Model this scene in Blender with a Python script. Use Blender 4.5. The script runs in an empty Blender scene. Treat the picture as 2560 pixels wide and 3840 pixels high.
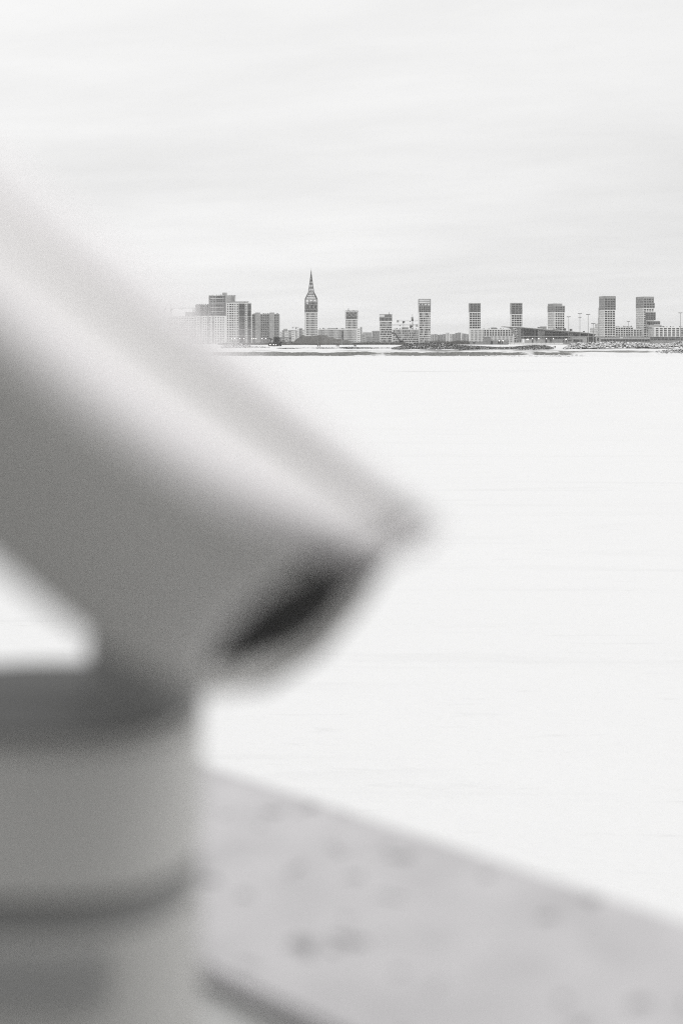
import bpy, bmesh, math, random
from mathutils import Vector, Matrix, noise as mnoise
sc = bpy.context.scene
C = sc.collection
R = random.Random(7)

# ------------------------------------------------------------------ camera
F = 50.0 / 36.0 * 3840          # focal length in pixels of the 2560x3840 photograph
H = 8.5                         # eye height above the ice
YH = 1290.0                     # horizon row
cd = bpy.data.cameras.new('camera'); cam = bpy.data.objects.new('camera', cd); C.objects.link(cam)
cd.lens = 50; cd.sensor_fit = 'VERTICAL'; cd.sensor_height = 36; cd.sensor_width = 24
cd.shift_y = -(1920 - YH) / 3840
cd.clip_start = 0.05; cd.clip_end = 30000
cd.dof.use_dof = True; cd.dof.focus_distance = 1700; cd.dof.aperture_fstop = 2.0
cam.location = (0, 0, H); cam.rotation_euler = (math.radians(90), 0, 0)
sc.camera = cam
sc.render.resolution_x = 682; sc.render.resolution_y = 1024

# ------------------------------------------------------------------ light
SUN_EL, SUN_AZ = math.radians(32), math.radians(90)      # azimuth to the right of the view direction
world = bpy.data.worlds.new('World'); sc.world = world; world.use_nodes = True
nt = world.node_tree; nt.nodes.clear()
def N(tree, typ, **kw):
    n = tree.nodes.new(typ)
    for k, v in kw.items(): setattr(n, k, v)
    return n
L = nt.links.new
out = N(nt, 'ShaderNodeOutputWorld'); bg = N(nt, 'ShaderNodeBackground'); bg.inputs['Strength'].default_value = 0.1
sky = N(nt, 'ShaderNodeTexSky', sky_type='NISHITA', sun_disc=False, sun_elevation=SUN_EL, sun_rotation=SUN_AZ, altitude=0, air_density=1.0, dust_density=4.0)
hsv = N(nt, 'ShaderNodeHueSaturation'); hsv.inputs['Saturation'].default_value = 0.0
L(sky.outputs[0], hsv.inputs['Color'])
# overcast layer: radiance rises from the horizon to the zenith, broken by long flat streaks of cloud
tc = N(nt, 'ShaderNodeTexCoord'); sep = N(nt, 'ShaderNodeSeparateXYZ'); L(tc.outputs['Generated'], sep.inputs[0])
def math_(tree, op, a, b=None, c=None, clamp=False):
    n = N(tree, 'ShaderNodeMath', operation=op, use_clamp=clamp)
    for i, v in enumerate((a, b, c)):
        if v is None: continue
        if isinstance(v, (int, float)): n.inputs[i].default_value = v
        else: tree.links.new(v, n.inputs[i])
    return n.outputs[0]
zc = math_(nt, 'MAXIMUM', sep.outputs['Z'], 0.0)
zz = math_(nt, 'ADD', zc, 0.10)
cx = math_(nt, 'DIVIDE', sep.outputs['X'], zz); cy = math_(nt, 'DIVIDE', sep.outputs['Y'], zz)
cmb = N(nt, 'ShaderNodeCombineXYZ'); L(math_(nt, 'MULTIPLY_ADD', cy, 0.10, math_(nt, 'MULTIPLY', cx, 0.62)), cmb.inputs[0]); L(math_(nt, 'MULTIPLY_ADD', cx, 0.16, cy), cmb.inputs[1]); cmb.inputs[2].default_value = 2.6
def wnoise(vec, scale, detail, rough, dist=0.0):
    n = N(nt, 'ShaderNodeTexNoise'); L(vec, n.inputs['Vector'])
    n.inputs['Scale'].default_value = scale; n.inputs['Detail'].default_value = detail
    n.inputs['Roughness'].default_value = rough; n.inputs['Distortion'].default_value = dist
    return n.outputs['Fac']
n1 = wnoise(cmb.outputs[0], 0.55, 3, 0.45, 0.35)
n2 = wnoise(cmb.outputs[0], 2.6, 5, 0.6, 0.2)
cl = math_(nt, 'ADD', math_(nt, 'MULTIPLY', math_(nt, 'SUBTRACT', n1, 0.5), 0.66), math_(nt, 'MULTIPLY', math_(nt, 'SUBTRACT', n2, 0.5), 0.17))
base = math_(nt, 'MULTIPLY_ADD', math_(nt, 'MINIMUM', zc, 0.75), 0.60, 0.775)
lum = math_(nt, 'MULTIPLY', base, math_(nt, 'ADD', cl, 1.0))
tint = N(nt, 'ShaderNodeCombineColor')
L(math_(nt, 'MULTIPLY', lum, 10.0), tint.inputs[0]); L(math_(nt, 'MULTIPLY', lum, 10.0), tint.inputs[1]); L(math_(nt, 'MULTIPLY', lum, 9.97), tint.inputs[2])
mx = N(nt, 'ShaderNodeMix', data_type='RGBA'); mx.inputs[0].default_value = 0.95
L(hsv.outputs[0], mx.inputs[6]); L(tint.outputs[0], mx.inputs[7])
L(mx.outputs[2], bg.inputs['Color']); L(bg.outputs[0], out.inputs[0])
sl = bpy.data.lights.new('sun', 'SUN'); sl.energy = 1.5; sl.angle = math.radians(35); sl.color = (1, 0.995, 0.985)
sun = bpy.data.objects.new('sun', sl); C.objects.link(sun)
sd = Vector((math.sin(SUN_AZ) * math.cos(SUN_EL), math.cos(SUN_AZ) * math.cos(SUN_EL), math.sin(SUN_EL)))
sun.rotation_euler = (-sd).to_track_quat('-Z', 'Y').to_euler()
vs = sc.view_settings; vs.view_transform = 'Standard'; vs.look = 'None'; vs.exposure = 0.0; vs.gamma = 1.0; vs.use_curve_mapping = False
sc.cycles.use_denoising = False; sc.cycles.filter_width = 1.15
sc.cycles.max_bounces = 6; sc.cycles.diffuse_bounces = 4; sc.cycles.volume_bounces = 1
sc.cycles.volume_step_rate = 1.0

# ------------------------------------------------------------------ helpers
def px(x, y, D): return Vector(((x - 1280) / F * D, D, H - (y - YH) / F * D))
def zy(y, D): return H - (y - YH) / F * D
def U(x, y, d): return px(x * 2560 / 1568, y * 2560 / 1568, d)   # rows/columns read off a 1568 wide view

MATS = {}
def mat(name, col, rough=0.8, var=0.0, scale=1.0, island=0.0, bump=0.0, bscale=20.0, stretch=(1, 1, 1), col2=None, thr=(0.45, 0.6), spec=0.3, metal=0.0, detail=4):
    if name in MATS: return MATS[name]
    m = bpy.data.materials.new(name); m.use_nodes = True
    t = m.node_tree; p = t.nodes['Principled BSDF']
    if isinstance(col, (int, float)): col = (col, col, col * 0.985)
    p.inputs['Roughness'].default_value = rough; p.inputs['Metallic'].default_value = metal
    p.inputs['Specular IOR Level'].default_value = spec
    co = N(t, 'ShaderNodeTexCoord'); mp = N(t, 'ShaderNodeMapping'); mp.inputs['Scale'].default_value = stretch
    t.links.new(co.outputs['Object'], mp.inputs[0])
    c = N(t, 'ShaderNodeRGB'); c.outputs[0].default_value = (*col, 1); cur = c.outputs[0]
    if col2 is not None:
        if isinstance(col2, (int, float)): col2 = (col2, col2, col2 * 0.985)
        n = N(t, 'ShaderNodeTexNoise'); n.inputs['Scale'].default_value = scale; n.inputs['Detail'].default_value = detail; n.inputs['Roughness'].default_value = 0.62
        t.links.new(mp.outputs[0], n.inputs['Vector'])
        rp = N(t, 'ShaderNodeMapRange'); rp.inputs[1].default_value = thr[0]; rp.inputs[2].default_value = thr[1]
        t.links.new(n.outputs['Fac'], rp.inputs[0])
        mm = N(t, 'ShaderNodeMix', data_type='RGBA'); t.links.new(rp.outputs[0], mm.inputs[0])
        t.links.new(cur, mm.inputs[6]); mm.inputs[7].default_value = (*col2, 1); cur = mm.outputs[2]
    if var > 0:
        n = N(t, 'ShaderNodeTexNoise'); n.inputs['Scale'].default_value = scale; n.inputs['Detail'].default_value = 5
        t.links.new(mp.outputs[0], n.inputs['Vector'])
        f = math_(t, 'MULTIPLY_ADD', math_(t, 'SUBTRACT', n.outputs['Fac'], 0.5), var * 2, 1.0)
        mm = N(t, 'ShaderNodeVectorMath', operation='SCALE'); t.links.new(cur, mm.inputs[0]); t.links.new(f, mm.inputs['Scale']); cur = mm.outputs[0]
    if island > 0:
        g = N(t, 'ShaderNodeNewGeometry'); oi = N(t, 'ShaderNodeObjectInfo')
        r = math_(t, 'FRACT', math_(t, 'ADD', g.outputs['Random Per Island'], oi.outputs['Random']))
        f = math_(t, 'MULTIPLY_ADD', math_(t, 'POWER', r, 3.0), island, 1.0 - island * 0.15)
        mm = N(t, 'ShaderNodeVectorMath', operation='SCALE'); t.links.new(cur, mm.inputs[0]); t.links.new(f, mm.inputs['Scale']); cur = mm.outputs[0]
    t.links.new(cur, p.inputs['Base Color'])
    if bump > 0:
        n = N(t, 'ShaderNodeTexNoise'); n.inputs['Scale'].default_value = bscale; n.inputs['Detail'].default_value = 6
        t.links.new(mp.outputs[0], n.inputs['Vector'])
        b = N(t, 'ShaderNodeBump'); b.inputs['Strength'].default_value = bump; b.inputs['Distance'].default_value = 0.3 / bscale
        t.links.new(n.outputs['Fac'], b.inputs['Height']); t.links.new(b.outputs[0], p.inputs['Normal'])
    MATS[name] = m; return m

def obj(name, bm, m, parent=None, smooth=False):
    me = bpy.data.meshes.new(name); bm.to_mesh(me); bm.free()
    if m is not None:
        for q in (m if isinstance(m, (list, tuple)) else [m]): me.materials.append(q)
    if smooth:
        for p in me.polygons: p.use_smooth = True
    o = bpy.data.objects.new(name, me); C.objects.link(o)
    if parent: o.parent = parent
    return o
def tag(o, label=None, cat=None, group=None, kind=None):
    if label: o['label'] = label
    if cat: o['category'] = cat
    if group: o['group'] = group
    if kind: o['kind'] = kind
    return o
def thing(name, label, cat, loc, rz=0.0, group=None):
    o = bpy.data.objects.new(name, None); C.objects.link(o); o.location = loc; o.rotation_euler = (0, 0, rz)
    o.empty_display_size = 0.3
    return tag(o, label, cat, group)
def quadbox(bm, pts, mi=0):
    v = [bm.verts.new(p) for p in pts]
    for f in ((3, 2, 1, 0), (4, 5, 6, 7), (0, 1, 5, 4), (1, 2, 6, 5), (2, 3, 7, 6), (3, 0, 4, 7)):
        bm.faces.new([v[i] for i in f]).material_index = mi
def box(bm, x0, x1, y0, y1, z0, z1, mi=0):
    quadbox(bm, [(x0, y0, z0), (x1, y0, z0), (x1, y1, z0), (x0, y1, z0), (x0, y0, z1), (x1, y0, z1), (x1, y1, z1), (x0, y1, z1)], mi)
def bar(bm, a, b, t, t2=None):
    a, b = Vector(a), Vector(b); d = (b - a).normalized(); t2 = t if t2 is None else t2
    s = d.cross(Vector((0, 0, 1)))
    if s.length < 1e-3: s = Vector((1, 0, 0))
    s.normalize(); u = s.cross(d)
    pts = []
    for p, w in ((a, t), (b, t2)):
        pts += [p - s * w / 2 - u * w / 2, p + s * w / 2 - u * w / 2, p + s * w / 2 + u * w / 2, p - s * w / 2 + u * w / 2]
    quadbox(bm, pts)
def cyl(bm, p, r, h, n=16, r2=None):
    r2 = r if r2 is None else r2
    bmesh.ops.create_cone(bm, cap_ends=True, segments=n, radius1=r, radius2=r2, depth=h, matrix=Matrix.Translation(Vector(p) + Vector((0, 0, h / 2))))

# ------------------------------------------------------------------ materials
M_snow = mat('snow', (0.70, 0.70, 0.70), 0.9)
M_white = mat('white_panel', 0.68, 0.6, var=0.06, scale=0.15)
M_white2 = mat('off_white_panel', 0.72, 0.7, var=0.08, scale=0.12)
M_crown = mat('grey_panel', 0.25, 0.6, var=0.10, scale=0.2)
M_crown2 = mat('mid_grey_panel', 0.27, 0.7, var=0.10, scale=0.2)
M_conc = mat('raw_concrete', 0.36, 0.9, var=0.15, scale=0.2)
M_glass = mat('window_glass', 0.016, 0.3, island=4.0, spec=0.25)
M_glass2 = mat('grey_glass', 0.06, 0.3, island=1.2, spec=0.3)
M_dark = mat('dark_balcony_glazing', 0.055, 0.4, island=0.6)
M_steel = mat('dark_steel', 0.045, 0.6)
M_steel2 = mat('grey_steel', 0.26, 0.6)
M_lsteel = mat('pale_steel', 0.36, 0.5)
M_roof = mat('roof_gear', 0.13, 0.8, island=1.5)
M_mach = mat('dirty_machine', 0.05, 0.7, var=0.3, scale=0.6)
M_earth = mat('dark_earth', (0.105, 0.102, 0.096), 0.95, scale=0.09, col2=0.16, thr=(0.45, 0.75), stretch=(1, 1, 1))
M_rock = mat('rubble_stone', 0.11, 0.9, island=1.4)
M_scrub = mat('bare_scrub', (0.12, 0.118, 0.112), 0.95, island=1.0)

def lampmat():
    m = bpy.data.materials.new('lit_lamp'); m.use_nodes = True
    p = m.node_tree.nodes['Principled BSDF']; p.inputs['Emission Color'].default_value = (1, 0.97, 0.92, 1); p.inputs['Emission Strength'].default_value = 4.0
    return m
M_lamp = lampmat()

def snow_capped(name, dark, snow=0.7, lo=0.35, hi=0.6, island=1.2):
    # loose snow lies on faces that look up
    m = bpy.data.materials.new(name); m.use_nodes = True; t = m.node_tree; p = t.nodes['Principled BSDF']
    p.inputs['Roughness'].default_value = 0.9; p.inputs['Specular IOR Level'].default_value = 0.2
    g = N(t, 'ShaderNodeNewGeometry'); s = N(t, 'ShaderNodeSeparateXYZ'); t.links.new(g.outputs['True Normal'], s.inputs[0])
    v = math_(t, 'ADD', s.outputs['Z'], math_(t, 'MULTIPLY', math_(t, 'SUBTRACT', g.outputs['Random Per Island'], 0.5), 0.7))
    rp = N(t, 'ShaderNodeMapRange'); rp.inputs[1].default_value = lo; rp.inputs[2].default_value = hi; t.links.new(v, rp.inputs[0])
    c = N(t, 'ShaderNodeRGB'); c.outputs[0].default_value = (dark, dark, dark * 0.97, 1)
    sm = N(t, 'ShaderNodeVectorMath', operation='SCALE'); t.links.new(c.outputs[0], sm.inputs[0])
    t.links.new(math_(t, 'MULTIPLY_ADD', g.outputs['Random Per Island'], island, 1 - island / 2), sm.inputs['Scale'])
    mm = N(t, 'ShaderNodeMix', data_type='RGBA'); t.links.new(rp.outputs[0], mm.inputs[0]); t.links.new(sm.outputs[0], mm.inputs[6]); mm.inputs[7].default_value = (snow, snow, snow, 1)
    t.links.new(mm.outputs[2], p.inputs['Base Color'])
    return m
M_rub_dark = snow_capped('dark_rubble', 0.075, lo=0.85, hi=1.1)
M_rub_snow = snow_capped('snowy_rubble', 0.045, lo=0.42, hi=0.62)

# ------------------------------------------------------------------ ground, ice, shore
def ice_material():
    m = bpy.data.materials.new('snow_covered_ice'); m.use_nodes = True; t = m.node_tree; p = t.nodes['Principled BSDF']
    p.inputs['Roughness'].default_value = 0.9; p.inputs['Specular IOR Level'].default_value = 0.2
    co = N(t, 'ShaderNodeTexCoord')
    def noise(stretch, scale, detail, rough=0.6, dist=0.0, rot=0.0):
        mp = N(t, 'ShaderNodeMapping'); mp.inputs['Scale'].default_value = stretch; mp.inputs['Rotation'].default_value = (0, 0, rot); t.links.new(co.outputs['Object'], mp.inputs[0])
        n = N(t, 'ShaderNodeTexNoise'); t.links.new(mp.outputs[0], n.inputs['Vector']); n.inputs['Scale'].default_value = scale
        n.inputs['Detail'].default_value = detail; n.inputs['Roughness'].default_value = rough; n.inputs['Distortion'].default_value = dist
        return n.outputs['Fac']
    def rng(v, a, b, c=0.0, d=1.0):
        r = N(t, 'ShaderNodeMapRange'); t.links.new(v, r.inputs[0])
        for i, q in enumerate((a, b, c, d)): r.inputs[i + 1].default_value = q
        return r.outputs[0]
    # wind-scoured patches where thin grey ice shows, and fine sastrugi lines
    patch = rng(noise((0.5, 1, 1), 0.018, 6, 0.65, 0.4), 0.60, 0.74)
    fine = rng(noise((0.12, 1, 1), 0.35, 7, 0.7, 0.6, 0.1), 0.56, 0.72)
    fine2 = rng(noise((0.22, 1, 1), 1.6, 6, 0.7, 0.8, 0.25), 0.60, 0.75)
    mottle = noise((1, 1, 1), 0.05, 4)
    k = math_(t, 'ADD', math_(t, 'MULTIPLY', patch, 0.14), math_(t, 'ADD', math_(t, 'MULTIPLY', fine, 0.042), math_(t, 'MULTIPLY', fine2, 0.075)))
    k = math_(t, 'ADD', k, math_(t, 'MULTIPLY', math_(t, 'MULTIPLY', patch, fine), 0.30))
    a = math_(t, 'SUBTRACT', math_(t, 'MULTIPLY_ADD', mottle, 0.03, 0.682), k)
    cc = N(t, 'ShaderNodeCombineColor')
    for i in range(3): t.links.new(a, cc.inputs[i])
    t.links.new(cc.outputs[0], p.inputs['Base Color'])
    b = N(t, 'ShaderNodeBump'); b.inputs['Strength'].default_value = 0.6; b.inputs['Distance'].default_value = 0.12
    hgt = math_(t, 'ADD', noise((0.3, 1, 1), 0.5, 7, 0.65, 0.4, 0.15), math_(t, 'MULTIPLY', noise((0.5, 1, 1), 3.0, 5, 0.6, 0.3, 0.2), 0.25))
    t.links.new(hgt, b.inputs['Height']); t.links.new(b.outputs[0], p.inputs['Normal'])
    return m
bm = bmesh.new()
ys = [-6000, -300, 0, 10, 20, 40, 80, 160, 320, 640, 945, 1200, 2500, 12000]; xs = [-9000, -2000, -500, -100, 0, 100, 500, 2000, 9000]
g = [[bm.verts.new((x, y, 0)) for x in xs] for y in ys]
for i in range(len(ys) - 1):
    for j in range(len(xs) - 1): bm.faces.new((g[i][j], g[i][j + 1], g[i + 1][j + 1], g[i + 1][j]))
tag(obj('frozen_water', bm, ice_material()), 'flat snow covered ice of the frozen bay', 'ice', kind='structure')

def interp(tab, x):
    if x <= tab[0][0]: return tab[0][1]
    for (a, b), (c, d) in zip(tab, tab[1:]):
        if x <= c: return b + (d - b) * (x - a) / (c - a)
    return tab[-1][1]
def nz(x, y, s, z=0.0): return mnoise.noise(Vector((x * s, y * s, z)))
ROWS = [(944, 1338.5), (962, 1321.5), (985, 1316), (1010, 1312), (1060, 1305), (1100, 1301), (1200, 1297), (1400, 1294), (1700, 1292), (2000, 1290), (2300, 1289), (3500, 1289), (9000, 1289.5)]
def edge_y(X):   # extra reach of the shore line, metres along Y
    return 5 * nz(X, 0, 0.012) + 2.2 * nz(X, 3, 0.06) + 1.0 * nz(X, 9, 0.2)
def shore_material():
    m = bpy.data.materials.new('snowy_shore'); m.use_nodes = True; t = m.node_tree; p = t.nodes['Principled BSDF']
    p.inputs['Roughness'].default_value = 0.95; p.inputs['Specular IOR Level'].default_value = 0.2
    co = N(t, 'ShaderNodeTexCoord'); at = N(t, 'ShaderNodeAttribute', attribute_name='soil')
    mp = N(t, 'ShaderNodeMapping'); mp.inputs['Scale'].default_value = (0.25, 1, 1); t.links.new(co.outputs['Object'], mp.inputs[0])
    n = N(t, 'ShaderNodeTexNoise'); t.links.new(mp.outputs[0], n.inputs['Vector']); n.inputs['Scale'].default_value = 0.22; n.inputs['Detail'].default_value = 7; n.inputs['Roughness'].default_value = 0.7
    v = math_(t, 'ADD', at.outputs['Fac'], math_(t, 'MULTIPLY', math_(t, 'SUBTRACT', n.outputs['Fac'], 0.5), 1.5))
    r = N(t, 'ShaderNodeMapRange'); t.links.new(v, r.inputs[0]); r.inputs[1].default_value = 0.42; r.inputs[2].default_value = 0.58
    n2 = N(t, 'ShaderNodeTexNoise'); t.links.new(co.outputs['Object'], n2.inputs['Vector']); n2.inputs['Scale'].default_value = 0.5; n2.inputs['Detail'].default_value = 6
    e = N(t, 'ShaderNodeMapRange'); t.links.new(n2.outputs['Fac'], e.inputs[0]); e.inputs[1].default_value = 0.3; e.inputs[2].default_value = 0.7; e.inputs[3].default_value = 0.09; e.inputs[4].default_value = 0.21
    ec = N(t, 'ShaderNodeCombineColor'); t.links.new(e.outputs[0], ec.inputs[0]); t.links.new(e.outputs[0], ec.inputs[1]); t.links.new(math_(t, 'MULTIPLY', e.outputs[0], 0.95), ec.inputs[2])
    mm = N(t, 'ShaderNodeMix', data_type='RGBA'); t.links.new(r.outputs[0], mm.inputs[0]); mm.inputs[6].default_value = (0.68, 0.68, 0.68, 1); t.links.new(ec.outputs[0], mm.inputs[7])
    t.links.new(mm.outputs[2], p.inputs['Base Color'])
    return m
def build_shore():
    Ds = [944 + 1.0 * i for i in range(22)] + [968, 974, 980, 985, 990, 997, 1003, 1010, 1020, 1030, 1045, 1060, 1080, 1100, 1150, 1200, 1300, 1400, 1550, 1700, 2000, 2300, 3500, 9000]
    cols = [-3000, -1500] + [420 + 3.0 * i for i in range(760)] + [4000, 6000]
    bm = bmesh.new(); la = bm.verts.layers.float.new('soil'); gr = []
    for D in Ds:
        row = []
        for c in cols:
            X = (c - 1280) / F * D
            y = interp(ROWS, D); near = max(0.0, 1 - abs(D - 953) / 60)
            z = zy(y, D)
            wob = 40 * nz(X, 7, 0.03) + 18 * nz(X, 5, 0.11)
            rise = max(0.0, min(1.0, (c + wob - 2040) / 170))         # the snow slope at the right comes forward and hides the bank
            Y = D + edge_y(X) * near
            z += (0.5 * nz(X, D, 0.05) + 0.25 * nz(X, D, 0.17)) * min(1, max(0, (D - 946) / 12)) * (1 if D < 1500 else 0.3)
            z += 0.9 * (0.4 + nz(X, 2, 0.03) + 0.7 * nz(X, 5, 0.14) + 0.5 * nz(X, 8, 0.5)) * max(0, 1 - abs(D - 958) / 9) * (1 - rise)
            if D <= 944: z = -0.4
            soil = 0.0
            if 944 <= D < 966:
                low = (D - 944) / 20
                soil = (1.15 - 0.8 * max(0, nz(X, 40, 0.02) * 2) - 0.5 * max(0, nz(X, 60, 0.1))) * min(1, max(0, (low - 0.13 - 0.22 * max(0, nz(X, 17, 0.045) + 0.4 * nz(X, 21, 0.2))) * 6)) * min(1, max(0, (1.0 - low) * 5))
            soil *= 1 - rise
            if rise > 0 and 962 < D < 975: soil = max(soil, 0.95 * min(1, rise * 3) * max(0, 1 - max(0, c - 2300) / 320))   # thin dark line along the top of that slope
            if 975 <= D <= 1010: soil = max(soil, 0.40 + 0.35 * nz(X, D, 0.02))
            v = bm.verts.new((X, Y, z)); v[la] = soil; row.append(v)
        gr.append(row)
    for a, b in zip(gr, gr[1:]):
        for j in range(len(cols) - 1): bm.faces.new((a[j], a[j + 1], b[j + 1], b[j]))
    tag(obj('shore_ground', bm, shore_material(), smooth=True), 'snowy waste ground with a dark earth bank at the ice edge', 'ground', kind='structure')
build_shore()

def rubble(name, label, x0, x1, top, bot, D, m, n, smin, smax, squash=0.7, dd=14, cat='rubble'):
    # a long heap of broken stone: rows of boulders piled to the outline "top" (rows of the photograph)
    bm = bmesh.new(); rr = random.Random(hash(label) % 9999)
    rr.seed(len(label) * 31 + int(x0))
    for i in range(n):
        c = x0 + (x1 - x0) * rr.random(); yt, yb = interp(top, c), interp(bot, c)
        if yb - yt < 0.6: continue
        f = rr.random() ** 0.8; y = yb + (yt - yb) * f
        d = D + dd * f + rr.uniform(-1.5, 1.5)
        s = rr.uniform(smin, smax) * (0.6 + 0.4 * min(1, (yb - yt) / 8))
        p = px(c, y, d); p.z -= s * 0.35
        if cat == 'ice': p.y += edge_y(p.x) - 2.0
        mtx = Matrix.Translation(p) @ Matrix.Rotation(rr.uniform(0, 6.28), 4, 'Z') @ Matrix.Rotation(rr.uniform(-0.6, 0.6), 4, 'X') @ Matrix.Diagonal((s * rr.uniform(0.7, 1.3), s * rr.uniform(0.6, 1), s * squash * rr.uniform(0.6, 1.1), 1))
        r = bmesh.ops.create_icosphere(bm, subdivisions=1, radius=0.5, matrix=Matrix.Identity(4))
        for v in r['verts']:
            v.co *= rr.uniform(0.72, 1.25); v.co = mtx @ v.co
    o = obj(name, bm, m); tag(o, label, cat, kind='stuff'); return o

rubble('rubble_heap', 'long dark heap of broken stone on the shore below the tall mesh topped tower',
       1470, 1765, [(1470, 1303), (1500, 1296), (1530, 1285), (1560, 1283), (1600, 1282), (1640, 1284), (1690, 1287), (1720, 1292), (1765, 1297)], [(1470, 1307), (1560, 1310), (1765, 1311)], 1018, M_rub_dark, 2600, 0.5, 1.5, dd=30)
rubble('rubble_heap', 'low dark stone ridge on the snow in front of the wedge roofed hall',
       1720, 2075, [(1720, 1292), (1760, 1294), (1860, 1300), (1920, 1299), (1950, 1296), (1990, 1293), (2040, 1293), (2060, 1297), (2075, 1303)], [(1720, 1313), (1880, 1311), (2000, 1308), (2075, 1305)], 1012, M_rub_dark, 2600, 0.5, 1.3, dd=25)
rubble('boulder_heap', 'heap of snow covered boulders beside the light masts at the right',
       2112, 2290, [(2112, 1303), (2130, 1292), (2150, 1284), (2200, 1282), (2240, 1281), (2290, 1279)], [(2112, 1306), (2200, 1304), (2290, 1297)], 1030, M_rub_snow, 900, 1.0, 2.4, dd=22)
rubble('boulder_heap', 'snow covered boulders in front of the long grey base building',
       2285, 2570, [(2285, 1279), (2400, 1283), (2440, 1288), (2500, 1286), (2540, 1279), (2570, 1278)], [(2285, 1297), (2400, 1300), (2480, 1298), (2570, 1297)], 1040, M_rub_snow, 1200, 1.0, 2.4, dd=22)
rubble('boulder_heap', 'lower patch of snowy boulders near the ice at the right edge',
       2430, 2575, [(2430, 1325), (2460, 1315), (2500, 1309), (2575, 1307)], [(2430, 1329), (2575, 1330)], 955, M_rub_snow, 520, 0.8, 2.0, dd=14)
rubble('rubble_heap', 'broken ridge of dark clods and snow below the earth mound',
       1040, 1480, [(1040, 1303), (1100, 1303), (1170, 1303), (1220, 1301), (1260, 1303), (1300, 1299), (1340, 1300), (1400, 1302), (1480, 1302)], [(1040, 1309), (1200, 1309), (1300, 1308), (1480, 1309)], 1035, M_rub_dark, 1500, 0.5, 1.9, squash=0.55, dd=20)
rubble('snow_heap', 'pale heap of snow and clods at the foot of the left apartment blocks',
       830, 1010, [(830, 1296), (860, 1287), (900, 1286), (925, 1291), (950, 1296), (1010, 1299)], [(830, 1301), (1010, 1306)], 1060, M_rub_snow, 420, 0.8, 2.2, squash=0.5, dd=20)
rubble('ice_chunks', 'scattered white ice chunks along the foot of the dark bank',
       780, 2190, [(780, 1333), (1500, 1331), (2000, 1328), (2190, 1326)], [(780, 1338.5), (2190, 1337.5)], 944, M_snow, 620, 0.4, 3.4, squash=0.4, dd=9, cat='ice')

# earth mound and scrub
def mound(name, label, prof, D, depth, m):
    bm = bmesh.new(); x0, x1 = prof[0][0], prof[-1][0]; nx, ny = 170, 20; gr = []
    for j in range(ny + 1):
        row = []
        for i in range(nx + 1):
            c = x0 + (x1 - x0) * i / nx; f = j / ny
            X = (c - 1280) / F * D; Y = D + depth * f
            zt = zy(interp(prof, c), D); zb = zy(1293.5, D)
            s = math.sin(min(1, f * 1.6) * math.pi / 2) if f < 0.63 else max(0, 1 - (f - 0.63) / 0.37)
            z = zb + (zt - zb) * s + (1.3 * nz(X, Y, 0.09) + 0.8 * nz(X, Y, 0.3) + 0.5 * nz(X, Y, 0.8)) * s
            row.append(bm.verts.new((X, Y, z)))
        gr.append(row)
    for a, b in zip(gr, gr[1:]):
        for i in range(nx): bm.faces.new((a[i], a[i + 1], b[i + 1], b[i]))
    return tag(obj(name, bm, m, smooth=True), label, 'mound', kind='structure')
mound('earth_mound', 'dark bare earth mound in front of the spire tower', [(1070, 1293), (1096, 1284), (1104, 1276), (1122, 1264), (1132, 1258), (1150, 1260), (1165, 1257), (1185, 1258), (1205, 1255), (1222, 1256), (1236, 1266), (1250, 1270), (1275, 1272), (1290, 1276), (1306, 1277), (1316, 1284), (1335, 1293)], 1500, 45, M_earth)
def scrub(label, x0, x1, top, D, n, dd=40, w=0.35):
    bm = bmesh.new(); rr = random.Random(int(x0) + n)
    for i in range(n):
        c = rr.uniform(x0, x1); d = D + rr.uniform(0, dd); a = px(c, 1294.0, d)
        zt = zy(interp(top, c), d); hh = max(0.8, (zt - a.z) * rr.uniform(0.6, 1.05))
        for k in range(3):
            lean = Vector((rr.uniform(-0.35, 0.35), rr.uniform(-0.2, 0.2), 1)).normalized()
            b0 = a + Vector((rr.uniform(-0.6, 0.6), rr.uniform(-0.6, 0.6), 0))
            t = b0 + lean * hh * rr.uniform(0.6, 1)
            s = rr.uniform(0.6, 1.2) * w
            v = [bm.verts.new(b0 + Vector((-s, 0, 0))), bm.verts.new(b0 + Vector((s, 0, 0))), bm.verts.new(b0 + Vector((0, s, 0))), bm.verts.new(t)]
            for f in ((0, 1, 3), (1, 2, 3), (2, 0, 3)): bm.faces.new([v[q] for q in f])
    tag(obj('scrub', bm, M_scrub), label, 'scrub', kind='stuff')
scrub('dark strip of bare bushes below the white tower right of the earth mound', 1312, 1520, [(1312, 1282), (1400, 1280.5), (1520, 1280)], 1520, 1500)
scrub('bare grey bushes at the foot of the earth mound', 1060, 1330, [(1060, 1286), (1330, 1286)], 1480, 900, dd=15)
scrub('grey bushes below the left apartment blocks', 820, 1075, [(820, 1283), (960, 1282), (1075, 1283)], 1500, 900)
scrub('hazy bushes between the mesh topped tower and the next tower', 1600, 1765, [(1600, 1276), (1640, 1273), (1690, 1276), (1720, 1270), (1765, 1274)], 1650, 700)

# ------------------------------------------------------------------ buildings
PANE = bpy.data.meshes.new('window')
_b = bmesh.new(); box(_b, 0, 1, 0, 1, 0, 1); _b.to_mesh(PANE); _b.free(); PANE.materials.append(M_glass)

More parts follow.
